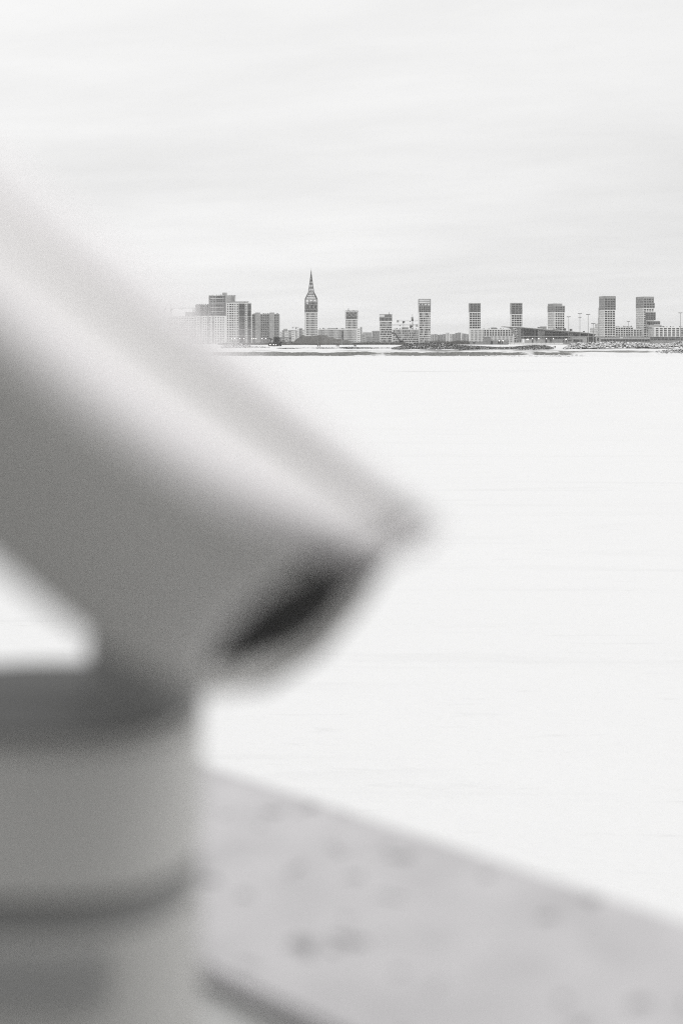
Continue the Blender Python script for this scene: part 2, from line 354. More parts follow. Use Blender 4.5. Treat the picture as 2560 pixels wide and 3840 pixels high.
class Building:
    """xl, xc, xr: columns of the left end of the side face, of the near corner and of the right end of the front."""
    def __init__(s, name, label, cat, xl, xc, xr, D, ybase=1291.5, depth=17.5, yaw=None, group=None):
        s.D = D; P = Vector(((xc - 1280) / F * D, D)); k = (xr - 1280) / F; kl = (xl - 1280) / F
        def Lof(th):
            q = math.sin(th) + kl * math.cos(th)
            return (P.x - kl * D) / q if abs(q) > 1e-6 else 1e9
        if yaw is None:
            if xl >= xc: th = 0.0
            else:
                lo, hi = -math.atan(kl) + 0.002, 1.2
                for _ in range(60):
                    mid = (lo + hi) / 2
                    if Lof(mid) > depth: lo = mid
                    else: hi = mid
                th = (lo + hi) / 2
            s.L = depth
        else: th = math.radians(yaw); s.L = depth if xl >= xc else Lof(th)
        s.th = th; s.W = (k * D - P.x) / (math.cos(th) - k * math.sin(th))
        s.z0 = zy(ybase, D)
        s.root = thing(name, label, cat, (P.x, P.y, s.z0), th, group)
        s.n = 0
    def z(s, y): return zy(y, s.D) - s.z0
    def u(s, x):   # distance along the front at which column x of the photograph falls
        k = (x - 1280) / F; c = s.root.location
        return (k * c.y - c.x) / (math.cos(s.th) - k * math.sin(s.th))
    def frame(s, face, W=None, L=None, u0=0.0):
        W = s.W if W is None else W; L = s.L if L is None else L
        if face == 'front': return lambda u, v, w: Vector((u0 + u, -v, w)), W
        if face == 'left': return lambda u, v, w: Vector((u0 - v, L - u, w)), L
        if face == 'right': return lambda u, v, w: Vector((u0 + W + v, u, w)), L
        if face == 'back': return lambda u, v, w: Vector((u0 + W - u, L + v, w)), W
    def fbox(s, bm, fr, u0, u1, v0, v1, w0, w1, mi=0):
        quadbox(bm, [fr(u0, v1, w0), fr(u1, v1, w0), fr(u1, v0, w0), fr(u0, v0, w0), fr(u0, v1, w1), fr(u1, v1, w1), fr(u1, v0, w1), fr(u0, v0, w1)], mi)
    def block(s, ztop, zbot=0.0, u0=0.0, W=None, y0=0.0, L=None, wm=None, faces=None, rows=None, rowh=3.26, name='wall', rel=0.35, singles=False, gm=None, parapet=0.9, roof=True):
        """one storeyed mass; faces: {face: columns} with columns a list of (start, end) fractions or a function of the row"""
        W = s.W - u0 if W is None else W; L = s.L if L is None else L
        wm = wm or M_white; gm = gm or M_glass
        bw = bmesh.new(); bg_ = bmesh.new(); ng = 0
        faces = faces or {}
        n = max(1, round((ztop - zbot - parapet) / rowh)); rh = (ztop - zbot - parapet) / n
        box(bw, u0 + rel, u0 + W - rel, y0 + rel, y0 + L - rel, zbot, ztop - 0.5)          # core
        for face in ('front', 'left', 'right', 'back'):
            fr0, FW = s.frame(face, W, L, u0)
            fr = (lambda f: (lambda u, v, w: f(u, v, w) + Vector((0, y0, 0))))(fr0)
            cols = faces.get(face)
            e0, e1 = (0, FW) if face in ('front', 'back') else (rel, FW - rel)             # butt at the corners
            if cols is None:
                s.fbox(bw, fr, e0, e1, -rel, 0, zbot, ztop); continue
            f_lo, f_hi = getattr(s, 'hfrac', (0.12, 0.85))
            s.fbox(bw, fr, e0, e1, -rel, 0, zbot, zbot + rh * f_lo)
            for r in range(n):
                zb = zbot + r * rh
                cc = cols(r, n) if callable(cols) else cols
                w0, w1 = zb + rh * f_lo, zb + rh * f_hi
                top = zbot + (r + 1) * rh + rh * f_lo if r < n - 1 else ztop
                s.fbox(bw, fr, e0, e1, -rel, 0, w1, top)
                prev = e0
                for (a, b) in cc:
                    a, b = a * FW, b * FW
                    s.fbox(bw, fr, prev, a, -rel, 0, w0, w1); prev = b
                    if singles and face in ('front', 'left') and s.n < 290:
                        o = bpy.data.objects.new('window', PANE); C.objects.link(o); o.parent = s.root; s.n += 1
                        p = fr(a, -rel * 0.75, w0)
                        o.location = p; dv = fr(a + 1, -rel * 0.75, w0) - p
                        o.rotation_euler = (0, 0, math.atan2(dv.y, dv.x)); o.scale = (b - a, 0.08, w1 - w0)
                        if gm is not M_glass:
                            o.material_slots[0].link = 'OBJECT'; o.material_slots[0].material = gm
                    else:
                        s.fbox(bg_, fr, a, b, -rel * 0.75 - 0.08, -rel * 0.75, w0, w1); ng += 1
                s.fbox(bw, fr, prev, e1, -rel, 0, w0, w1)
        o = obj(name, bw, wm, s.root)
        if ng: tag(obj('window', bg_, gm, s.root), kind='stuff')
        else: bg_.free()
        return o
    def rooftop(s, items, z, m=None):
        for (xa, xb, hpx, yy) in items:
            bm = bmesh.new(); a, b = s.u(xa), s.u(xb); hh = hpx / F * s.D
            box(bm, a, b, yy, yy + max(2.0, min(6, (b - a))), z - 0.02, z + hh)
            obj('roof_box', bm, m or M_roof, s.root)
    def clutter(s, xa, xb, z, n, seed, hmax=2.2):
        rr = random.Random(seed); bm = bmesh.new(); a, b = s.u(xa), s.u(xb)
        for i in range(n):
            u = rr.uniform(a, b); w = rr.uniform(0.3, 1.6); hh = rr.uniform(0.4, hmax) * rr.random() + 0.3; y = rr.uniform(0.5, min(8, s.L - 2))
            box(bm, u, u + w, y, y + w, z, z + hh)
        o = obj('roof_gear', bm, M_roof, s.root); o['kind'] = 'stuff'

def even(n, frac=0.6, m0=0.02, m1=0.02):
    p = (1 - m0 - m1) / n
    return [(m0 + p * i + p * (1 - frac) / 2, m0 + p * i + p * (1 + frac) / 2) for i in range(n)]
def mix_cols(n, seed, wide=0.35, frac=0.72, m=0.02):
    """a rhythm of wide and narrow windows that changes from storey to storey"""
    def f(r, nr):
        rr = random.Random(seed * 100 + r); p = (1 - 2 * m) / n; i = 0; o = []
        while i < n:
            if i < n - 1 and rr.random() < wide: o.append((m + p * (i + (1 - frac) / 2), m + p * (i + 2 - (1 - frac) / 2))); i += 2
            else: o.append((m + p * (i + (1 - frac) / 2), m + p * (i + (1 + frac) / 2))); i += 1
        return o
    return f
TG = 'white gridded towers with grey crowns'; BG = 'white gridded low blocks between the towers'

# --- spire tower
b = Building('spire_tower', 'tall white tower topped by an open steel lattice spire', 'tower', 1142.5, 1147, 1190.5, 2100, group=TG)
b.block(b.z(1171), wm=M_white, faces={'front': even(9, 0.67, 0.03, 0.03), 'left': even(9, 0.5)}, rel=0.3)
def spire(b):
    W, Lh = b.W, b.L; cx, cy = W / 2, Lh / 2
    zA, zB, zC, zD, zE, zF = b.z(1171), b.z(1160), b.z(1135), b.z(1122), b.z(1095), b.z(1012)
    bm = bmesh.new(); box(bm, 1.2, W - 1.2, 1.2, Lh - 1.2, zA, zC - 1.5); box(bm, 5, W - 2.2, 3.2, Lh - 3, zC - 1.5, zC + 2.0); obj('crown_core', bm, M_dark, b.root)
    bm = bmesh.new()                                                # pale lattice round the crown
    def ring(half_w, half_l, z): return [(cx - half_w, cy - half_l, z), (cx + half_w, cy - half_l, z), (cx + half_w, cy + half_l, z), (cx - half_w, cy + half_l, z)]
    hw, hl = W / 2, Lh / 2
    levels = [zA + 0.2, zB, b.z(1151), b.z(1142), b.z(1133), zD]
    def side(k, f, half, z):
        q = ring(half[0], half[1], z); a, c = Vector(q[k]), Vector(q[(k + 1) % 4]); return a + (c - a) * f
    for i, z in enumerate(levels):
        for k in range(4): bar(bm, side(k, 0, (hw, hl), z), side(k, 1, (hw, hl), z), 0.5)
    for k in range(4):
        for j in range(7):
            bar(bm, side(k, j / 6, (hw, hl), zA), side(k, j / 6, (hw, hl), levels[1] if j % 2 else levels[-1]), 0.5)
        for j in range(3):
            f0, f1, fm = j / 3, (j + 1) / 3, (j + 0.5) / 3
            bar(bm, side(k, f0, (hw, hl), levels[2]), side(k, fm, (hw, hl), levels[1]), 0.42); bar(bm, side(k, f1, (hw, hl), levels[2]), side(k, fm, (hw, hl), levels[1]), 0.42)
            bar(bm, side(k, f0, (hw, hl), levels[2]), side(k, fm, (hw, hl), levels[3]), 0.42); bar(bm, side(k, f1, (hw, hl), levels[2]), side(k, fm, (hw, hl), levels[3]), 0.42)
            bar(bm, side(k, fm, (hw, hl), levels[3]), side(k, f0, (hw, hl), levels[5]), 0.42); bar(bm, side(k, fm, (hw, hl), levels[3]), side(k, f1, (hw, hl), levels[5]), 0.42)
    obj('crown_lattice', bm, M_lsteel, b.root)
    # shoulder and spire: eight ribs a side, hoops, crossing diagonals
    bm = bmesh.new(); bt = bmesh.new()
    def half(z):
        if z <= zE:
            f = (z - zD) / (zE - zD); t = 1 - 0.55 * (f ** 1.15); return hw * t, hl * t
        f = (z - zE) / (zF - zE); t = 0.45 * (1 - f) ** 1.12 + 0.004; return hw * t, hl * t
    sh = [zD + (zE - zD) * i / 3 for i in range(4)]
    for m_, lev, nr, th in ((bm, sh, 6, 0.30), (bt, [zE + (zF - zE) * q for q in (0, .17, .34, .5, .66, .82, 1)], 4, 0.25)):
        for i, z in enumerate(lev):
            for k in range(4): bar(m_, side(k, 0, half(z), z), side(k, 1, half(z), z), th)
            if i + 1 < len(lev):
                z2 = lev[i + 1]
                for k in range(4):
                    for j in range(nr):
                        bar(m_, side(k, j / nr, half(z), z), side(k, j / nr, half(z2), z2), th * (1.4 if j == 0 else 0.85))
                        if i < 5:
                            bar(m_, side(k, j / nr, half(z), z), side(k, (j + 0.5) / nr, half((z + z2) / 2), (z + z2) / 2), th * 0.8)
                            bar(m_, side(k, (j + 1) / nr, half(z), z), side(k, (j + 0.5) / nr, half((z + z2) / 2), (z + z2) / 2), th * 0.8)
    ms_ = mat('spire_steel', 0.12, 0.6); obj('shoulder_frame', bm, ms_, b.root); obj('spire_frame', bt, ms_, b.root)
    bm = bmesh.new(); bar(bm, (cx, cy, zE), (cx, cy, zF + 3), 0.5, 0.15); obj('spire_mast', bm, M_steel, b.root)
spire(b)
b = Building('low_block', 'long white low block of small square windows behind the earth mound', 'apartment block', 1190.6, 1190.6, 1338, 2102, depth=16, group=BG)
b.block(b.z(1234.5), wm=M_white, faces={'front': even(34, 0.64, 0.01, 0.02)}, rel=0.3)
b.clutter(1195, 1290, b.z(1234.5), 40, 3); b.rooftop([(1228, 1256, 4, 3)], b.z(1234.5), M_conc)
bm = bmesh.new(); box(bm, b.u(1281), b.u(1286), -0.6, -0.05, 0, b.z(1240)); obj('hoist_shaft', bm, M_dark, b.root)

# --- tower with lattice crown, no spire
def lattice_crown(b, y0, y1, nb=3, core=True):
    bm = bmesh.new(); z0, z1 = b.z(y0), b.z(y1); n = 4
    for i in range(n + 1):
        z = z0 + (z1 - z0) * i / n
        bar(bm, (0, 0, z), (b.W, 0, z), 0.5); bar(bm, (0, 0, z), (0, b.L, z), 0.5); bar(bm, (b.W, 0, z), (b.W, b.L, z), 0.5); bar(bm, (0, b.L, z), (b.W, b.L, z), 0.5)
    for j in range(nb * 2 + 1):
        u = b.W * j / (nb * 2); bar(bm, (u, 0, z0), (u, 0, z1), 0.5); bar(bm, (u, b.L, z0), (u, b.L, z1), 0.5)
        v = b.L * j / (nb * 2); bar(bm, (0, v, z0), (0, v, z1), 0.4); bar(bm, (b.W, v, z0), (b.W, v, z1), 0.4)
    for j in range(nb):
        for i in range(1, n):
            za, zb_ = z0 + (z1 - z0) * i / n, z0 + (z1 - z0) * (i + 1) / n; a, c, m_ = b.W * j / nb, b.W * (j + 1) / nb, b.W * (j + .5) / nb
            if i % 2: bar(bm, (a, 0, za), (m_, 0, zb_), 0.4); bar(bm, (c, 0, za), (m_, 0, zb_), 0.4)
            else: bar(bm, (m_, 0, za), (a, 0, zb_), 0.4); bar(bm, (m_, 0, za), (c, 0, zb_), 0.4)
    obj('crown_lattice', bm, M_lsteel, b.root)
    if core:
        bm = bmesh.new(); box(bm, 1, b.W - 1, 1, b.L - 1, z0, z0 + (z1 - z0) * 0.85); obj('crown_core', bm, M_dark, b.root)
b = Building('white_tower', 'slim white tower with a steel lattice crown just right of the spire tower', 'tower', 1294.5, 1294.5, 1341, 2104, group=TG)
b.block(b.z(1196), wm=M_white, faces={'front': even(9, 0.67, 0.03, 0.05)}, rel=0.3)
lattice_crown(b, 1196, 1165); b.clutter(1296, 1340, b.z(1168), 16, 5, 2.5)
bm = bmesh.new(); bar(bm, (b.u(1306), 4, b.z(1165)), (b.u(1306), 4, b.z(1156)), 0.7); obj('roof_mast', bm, M_steel, b.root)

# --- tower C with a low block
b = Building('white_tower', 'white tower left of the cranes with a low slatted grey top and roof mast', 'tower', 1423, 1423, 1469.5, 2100, group=TG)
b.block(b.z(1204), wm=M_white, faces={'front': mix_cols(10, 11, 0.35)}, rel=0.3)
b.block(b.z(1188), zbot=b.z(1204), u0=-0.15, W=b.W + 0.3, y0=-0.15, L=b.L + 0.3, wm=M_crown2, faces={'front': even(9, 0.6)}, name='crown', rowh=4.5, gm=M_glass)
for j in range(15):
    bm = bmesh.new(); bar(bm, (b.W * j / 14, 0.2, b.z(1188)), (b.W * j / 14, 0.2, b.z(1179.5)), 0.45); obj('slat', bm, M_steel2, b.root)
for yy in (0.2, b.L):
    bm = bmesh.new(); bar(bm, (-0.3, yy, b.z(1179.2)), (b.W + 0.3, yy, b.z(1179.2)), 0.6); obj('slat_rail', bm, M_steel2, b.root)
bm = bmesh.new(); box(bm, b.W * 0.4, b.W - 0.6, 1, 9, b.z(1188), b.z(1180.5)); obj('plant_room', bm, M_crown2, b.root)
bm = bmesh.new(); bar(bm, (b.u(1459), 4, b.z(1182)), (b.u(1459), 4, b.z(1171)), 0.6); obj('roof_mast', bm, M_steel, b.root); b.clutter(1446, 1466, b.z(1180.5), 12, 8, 1.8)
b = Building('low_block', 'white low block of wide and narrow windows under the tower cranes', 'apartment block', 1469.7, 1469.7, 1612.5, 2103, depth=16, group=BG)
b.block(b.z(1235), wm=M_white, faces={'front': mix_cols(32, 21, 0.42)}, rel=0.3)
b.clutter(1475, 1562, b.z(1235), 40, 13, 2.0); b.rooftop([(1507, 1531, 8, 4)], b.z(1235), M_conc)
# --- tower D
b = Building('white_tower', 'tallest white tower beside the cranes with an open mesh screen on top', 'tower', 1570, 1570, 1614, 2101, group=TG)
b.block(b.z(1171), wm=M_white, faces={'front': mix_cols(9, 31, 0.25, 0.66, 0.03)}, rel=0.3)
b.block(b.z(1146), zbot=b.z(1171), u0=-0.15, W=b.W + 0.3, y0=-0.15, L=b.L + 0.3, wm=M_crown, faces={'front': even(6, 0.6, 0.03, 0.03)}, name='crown', rowh=3.26)
bm = bmesh.new()
for z in (1146, 1137, 1129, 1121.5):
    for (p, q) in (((0, 0), (b.W, 0)), ((0, b.L), (b.W, b.L)), ((0, 0), (0, b.L)), ((b.W, 0), (b.W, b.L))): bar(bm, (*p, b.z(z)), (*q, b.z(z)), 0.55)
for j in range(19):
    u = b.W * j / 18; bar(bm, (u, 0, b.z(1146)), (u, 0, b.z(1121.5)), 0.26); bar(bm, (u, b.L, b.z(1146)), (u, b.L, b.z(1121.5)), 0.26)
    bar(bm, (0, b.L * j / 18, b.z(1146)), (0, b.L * j / 18, b.z(1121.5)), 0.26); bar(bm, (b.W, b.L * j / 18, b.z(1146)), (b.W, b.L * j / 18, b.z(1121.5)), 0.26)
obj('mesh_screen', bm, M_steel2, b.root); b.clutter(1571, 1605, b.z(1146), 26, 17, 4.5)
# --- tower E + block
b = Building('white_tower', 'white tower standing alone between the mesh topped tower and the wedge roofed hall', 'tower', 1756, 1759, 1801, 2100, depth=15, group=TG)
nE = lambda r, n: (even(8, 0.55, 0.03, 0.03) if r < 3 else even(4, 0.74, 0.03, 0.10) + [(0.925, 0.985)] if r > 5 else even(4, 0.74, 0.03, 0.5)[:2] + even(8, 0.55, 0.03, 0.03)[4:])
def eE(r, n):
    if n - r > 8: return even(9, 0.55, 0.03, 0.03)
    return [(0.03, 0.23), (0.265, 0.455), (0.49, 0.68), (0.71, 0.89), (0.915, 0.985)]
b.block(b.z(1170.5), wm=M_white, faces={'front': eE}, rel=0.3, singles=True)
b.block(b.z(1137), zbot=b.z(1170.5), u0=-0.15, W=b.W + 0.3, y0=-0.15, L=b.L + 0.3, wm=M_crown, faces={'front': [(0.07, 0.34), (0.38, 0.64), (0.68, 0.93)], 'left': even(5, 0.4)}, name='crown', rowh=3.26, singles=True, gm=M_glass2)
b = Building('low_block', 'white low block of narrow windows behind the tip of the wedge roof', 'apartment block', 1758, 1759.5, 1925, 2097.5, yaw=0, group=BG)
b.L = 16
b.block(b.z(1234), wm=M_white, faces={'front': (lambda r, n: even(32, 0.5, 0.015, 0.01) if n - r > 3 else even(32, 0.5, 0.015, 0.01)[:10] + [(a, b_) for (a, b_) in even(16, 0.72, 0.015, 0.01)[5:]])}, rel=0.3)
b.rooftop([(1842, 1861, 6, 3), (1783, 1799, 7, 5)], b.z(1234), M_crown); b.clutter(1800, 1910, b.z(1234), 20, 23, 1.4)
# --- tower F
b = Building('white_tower', 'white tower rising directly behind the wedge roof tip', 'tower', 1911.5, 1915.5, 1957, 2100, depth=15, group=TG)
b.block(b.z(1178), wm=M_white, faces={'front': [(0.05, 0.24), (0.275, 0.465), (0.50, 0.69), (0.72, 0.905), (0.935, 0.988)], 'left': even(4, 0.4)}, rel=0.3, singles=True)
b.block(b.z(1136), zbot=b.z(1178), u0=-0.15, W=b.W + 0.3, y0=-0.15, L=b.L + 0.3, wm=M_crown, faces={'front': [(0.07, 0.34), (0.38, 0.64), (0.68, 0.93)], 'left': even(5, 0.4)}, name='crown', rowh=3.26, singles=True, gm=M_glass2)
# --- tower G (corner view)
b = Building('white_tower', 'white corner tower with a stepped grey top above the sloping hall roof', 'tower', 2051.5, 2076.5, 2116.5, 2100, group=TG)
b.block(b.z(1170.5), wm=M_white, faces={'front': [(0.03, 0.08), (0.12, 0.29), (0.34, 0.50), (0.55, 0.71), (0.76, 0.93)], 'left': even(6, 0.5)}, rel=0.3, singles=True)
b.block(b.z(1146), zbot=b.z(1170.5), u0=-0.15, W=b.W + 0.3, y0=-0.15, L=b.L + 0.3, wm=M_crown, faces={'front': [(0.03, 0.08), (0.12, 0.29), (0.34, 0.50), (0.55, 0.71), (0.76, 0.93)], 'left': even(7, 0.45)}, name='crown', rowh=3.26, singles=True, gm=M_glass2)
b.block(b.z(1138), zbot=b.z(1146), u0=0.3, W=b.u(2107) - 0.3, y0=0.2, L=b.L - 0.6, wm=M_crown, name='crown_top', parapet=0.6)
# --- tower H with steps at the left and block at the right
HG = M_white
b = Building('white_tower', 'white corner tower stepping down at its left, just right of the light masts', 'tower', 2245, 2264, 2305, 2100, depth=22, group=TG)
b.hfrac = (0.14, 0.82)
fc = [(0.05, 0.25), (0.29, 0.49), (0.54, 0.73), (0.78, 0.96)]
b.block(b.z(1162), wm=M_white, faces={'front': fc, 'left': even(9, 0.5)}, rel=0.3, singles=True)
b.block(b.z(1110), zbot=b.z(1162), u0=-0.2, W=b.W + 0.9, y0=-0.2, L=b.L + 0.4, wm=M_crown2, faces={'front': fc, 'left': even(8, 0.42)}, name='crown', rowh=3.26, singles=True, gm=M_glass2, parapet=3.2)
dL = b.L
for (xl, yt, k) in ((2242, 1152, 0), (2240, 1189, 1), (2229, 1211, 2), (2210, 1227, 3)):     # terraces behind, each lower and longer
    kk = (xl - 1280) / F; P = b.root.location
    L2 = (P.x - kk * P.y) / (math.sin(b.th) + kk * math.cos(b.th))
    if L2 > dL + 0.5: b.block(b.z(yt), y0=dL + 0.01, L=L2 - dL, W=b.W * 0.8, wm=M_crown2 if k == 0 else M_white, faces={'left': even(max(2, round((L2 - dL) / 2.3)), 0.5)}, name='terrace', rel=0.3)
    dL = max(dL, L2)
b = Building('low_block', 'white low block of wide windows between the two stepped towers', 'apartment block', 2305.2, 2305.2, 2405, 2104, depth=16, group=BG)
b.hfrac = (0.14, 0.82)
wide = lambda n: even(n, 0.72, 0.01, 0.01)
b.block(b.z(1225.5), W=b.u(2373), wm=M_white, faces={'front': wide(7)}, rel=0.3, singles=True)
b.block(b.z(1234), u0=b.u(2373) + 0.02, wm=M_white, faces={'front': wide(3)}, rel=0.3, singles=True, name='wing_wall')
b.clutter(2308, 2370, b.z(1225.5), 26, 37, 1.6)
# --- tower I
b = Building('white_tower', 'white corner tower with dark glazed recesses at the right edge', 'tower', 2382.5, 2411, 2450, 2098, depth=22, group=TG)
b.hfrac = (0.14, 0.82)
fI = [(0.05, 0.24), (0.30, 0.48), (0.54, 0.72), (0.78, 0.95)]
b.block(b.z(1155), wm=M_white, faces={'front': fI, 'left': even(12, 0.5)}, rel=0.3, singles=True)
b.block(b.z(1135.5), zbot=b.z(1155), u0=-0.2, W=b.u(2453) + 0.2, y0=-0.2, L=b.L + 0.4, wm=M_crown2, faces={'front': fI, 'left': even(11, 0.42)}, name='crown', singles=True, gm=M_glass2, parapet=0.4)
b.block(b.z(1112), zbot=b.z(1135.5), u0=-0.2, W=b.W + 0.1, y0=-0.2, L=b.L + 0.2, wm=M_crown2, faces={'front': fI, 'left': even(11, 0.42)}, name='crown_top', singles=True, gm=M_glass2, parapet=2.6)
b2 = b
bm = bmesh.new(); fr, _ = b.frame('front')
def glass_bay(name, xa, xb, ya, yb, nc, nr, proud=0.5):
    # a projecting dark bay: glass mass, grey frame strips proud of it
    bm = bmesh.new(); a, c, w0, w1 = b.u(xa), b.u(xb), b.z(yb), b.z(ya)
    b.fbox(bm, fr, a, c, -3, proud, w0, w1); o = obj(name, bm, M_dark, b.root)
    bm = bmesh.new()
    for i in range(nc + 1): u = a + (c - a) * i / nc; b.fbox(bm, fr, u - 0.22, u + 0.22, proud, proud + 0.16, w0, w1)
    for i in range(nr + 1): w = w0 + (w1 - w0) * i / nr; b.fbox(bm, fr, a, c, proud, proud + 0.12, w - 0.2, w + 0.2)
    obj('bay_frame', bm, M_crown2, o)
glass_bay('glass_bay', 2418, 2455, 1171.5, 1200, 4, 4, 0.6)
glass_bay('glass_bay', 2429, 2466, 1205, 1216.5, 4, 2, 5.0)
bm = bmesh.new(); box(bm, b.u(2417), b.u(2457), -1.0, 6, b.z(1171), b.z(1168.5)); box(bm, b.u(2419), b.u(2467), -5.6, 6, b.z(1204.6), b.z(1202)); obj('terrace_ledge', bm, M_white, b.root)
b = Building('low_block', 'white low block of wide windows running out of the picture at the right', 'apartment block', 2405.2, 2452, 2640, 2085, depth=30, group=BG)
b.hfrac = (0.14, 0.82)
b.block(b.z(1226), wm=M_white, faces={'front': wide(12), 'left': even(14, 0.5)}, rel=0.3, singles=True)
b.block(b.z(1218), zbot=b.z(1226), u0=-4, W=b.u(2488) + 4, y0=6, L=14, wm=M_conc, name='plant_room', parapet=0.6)
b.clutter(2470, 2600, b.z(1226), 30, 41, 1.4)

# --- left apartment complex
AG = 'apartment blocks at the left of the skyline'
def strips(segs):
    """columns for a facade from (centre, width) pairs"""
    return [(c - w / 2, c + w / 2) for c, w in segs]
b = Building('apartment_block', 'tallest grey apartment block of the left cluster with a roof hut', 'apartment block', 783, 783, 846, 2060, depth=24, yaw=-14, group=AG)
b.hfrac = (0.14, 0.86)
b.block(b.z(1107.5), wm=M_crown2, faces={'front': strips([(0.05, .05), (0.17, .12), (0.33, .08), (0.56, .25), (0.77, .12), (0.92, .07)])}, rel=0.3, gm=M_dark)
bm = bmesh.new()
for y in (1107.5, 1119, 1136, 1152, 1168): box(bm, b.u(790), b.u(840), -0.25, -0.02, b.z(y) - 0.7, b.z(y) - 0.1)
obj('ledge', bm, M_white2, b.root)
bm = bmesh.new(); box(bm, b.u(833), b.u(846), 1, 8, b.z(1107.6), b.z(1097.5)); obj('roof_hut', bm, M_conc, b.root)
b.clutter(785, 845, b.z(1107.5), 20, 43, 1.2)
b = Building('apartment_block', 'plain grey end wall rising behind the tall left apartment block', 'apartment block', 846.3, 846.3, 880, 2090, depth=20, group=AG)
b.block(b.z(1108), wm=M_conc, rel=0.3); b.rooftop([(868, 884, 0.1, 3)], b.z(1108)); b.clutter(848, 879, b.z(1108), 14, 44, 1.0)
b = Building('apartment_block', 'lower apartment block left of the tallest one with a blank side', 'apartment block', 733, 733, 783, 2080, depth=20, group=AG)
b.hfrac = (0.1, 0.9)
b.block(b.z(1142), wm=M_conc, faces={'front': strips([(0.51, 0.28), (0.73, 0.05), (0.82, 0.05), (0.92, 0.06)])}, rel=0.3, gm=M_dark); b.clutter(735, 782, b.z(1142), 16, 45, 1.8)
b = Building('apartment_block', 'apartment block with dark glazed balcony stacks at the front of the left cluster', 'apartment block', 849, 849, 942, 2030, depth=22, group=AG)
b.hfrac = (0.16, 0.80)
b.block(b.z(1135), wm=M_white, faces={'front': strips([(0.06, .05), (0.16, .075), (0.255, .07), (0.335, .03), (0.40, .03), (0.46, .03)] + [(0.80, .035)])}, rel=0.3, gm=M_glass)
zs = [1139, 1163.5, 1188, 1212.5, 1236, 1260, 1288]
for xa, xb in ((896, 918.5), (929, 941.6)):
    for ya, yb in zip(zs, zs[1:]):
        bm = bmesh.new(); box(bm, b.u(xa), b.u(xb), -0.9, -0.02, b.z(yb) + 0.9, b.z(ya)); o = obj('balcony_stack', bm, M_dark, b.root)
        bm = bmesh.new(); n = 4 if xb - xa > 15 else 2
        for i in range(n + 1): u = b.u(xa) + (b.u(xb) - b.u(xa)) * i / n; box(bm, u - 0.08, u + 0.08, -1.02, -0.9, b.z(yb) + 0.9, b.z(ya))
        for q in range(1, 3): w = b.z(yb) + 0.9 + (b.z(ya) - b.z(yb) - 0.9) * q / 3; box(bm, b.u(xa), b.u(xb), -0.99, -0.91, w - 0.12, w + 0.12)
        obj('balcony_frame', bm, M_crown, o)
bm = bmesh.new(); box(bm, b.u(851), b.u(884), 2, 14, b.z(1135) - .5, b.z(1131)); box(bm, b.u(884), b.u(930), 4, 14, b.z(1135) - .5, b.z(1130)); obj('roof_parapet', bm, M_conc, b.root); b.clutter(850, 940, b.z(1133), 24, 46, 1.4)
b = Building('apartment_block', 'low white front apartment block below the tallest left block', 'apartment block', 738, 738, 848.8, 2025, depth=16, group=AG)
b.hfrac = (0.18, 0.78)
cl_ = [0.05, 0.14, 0.23, 0.30, 0.385, 0.45, 0.555, 0.64, 0.73, 0.82, 0.90]
b.block(b.z(1184.5), wm=M_white, faces={'front': strips([(c, 0.055 if i in (1, 4, 6) else 0.04) for i, c in enumerate(cl_)])}, rel=0.3, gm=M_glass2)
for i in (1, 4, 6):
    bm = bmesh.new(); c = cl_[i] * b.W
    for ya, yb in ((1187, 1208), (1211, 1233), (1236, 1259), (1262, 1286)): box(bm, c - 0.03 * b.W, c + 0.03 * b.W, -0.6, -0.02, b.z(yb), b.z(ya))
    obj('balcony_stack', bm, M_crown, b.root)
b.clutter(745, 845, b.z(1184.5), 20, 47, 1.2)
b = Building('apartment_block', 'long hazy apartment block at the far left half hidden by the blurred telescope', 'apartment block', 630, 630, 737.8, 2050, depth=16, group=AG)
b.hfrac = (0.18, 0.78)
b.block(b.z(1187), wm=M_white2, faces={'front': strips([(0.05 + 0.09 * i, 0.05 if i % 3 else 0.075) for i in range(11)])}, rel=0.3, gm=M_glass2)
b.block(b.z(1170), zbot=b.z(1187), u0=b.u(694), W=b.u(734) - b.u(694), y0=3, L=10, wm=M_conc, name='penthouse')
bm = bmesh.new()
for x in (722, 726, 730, 733.5): box(bm, b.u(x) - .3, b.u(x) + .3, 4, 4.6, b.z(1170) - .4, b.z(1157))
obj('bare_column', bm, M_conc, b.root); b.clutter(640, 720, b.z(1187), 20, 48, 1.4)
b = Building('apartment_block', 'grey apartment block with two plain bays at the right of the left cluster', 'apartment block', 942.3, 942.3, 1047, 2050, depth=18, group=AG)
b.hfrac = (0.22, 0.74)
def chk(r, n):
    o = [(0.03, 0.06), (0.085, 0.115)]; sh = 0.012 * (r % 2)
    o += [(0.36 + sh, 0.395 + sh), (0.43 + sh, 0.465 + sh), (0.50 + sh, 0.535 + sh), (0.57, 0.605)]
    return o + [(0.84, 0.875), (0.92, 0.955)]
b.block(b.z(1177), wm=M_crown2, faces={'front': chk}, rel=0.3)
for xa, xb in ((958, 976), (1011, 1029)):
    bm = bmesh.new(); box(bm, b.u(xa), b.u(xb), -1.5, -0.02, 0, b.z(1172)); o = obj('plain_bay', bm, M_conc, b.root)
    bm = bmesh.new()
    for q in range(14): box(bm, b.u(xa), b.u(xb), -1.58, -1.5, 2.5 + q * 3.2, 2.7 + q * 3.2)
    obj('bay_joint', bm, M_crown, o)
b.clutter(945, 1045, b.z(1177), 26, 49, 1.0)
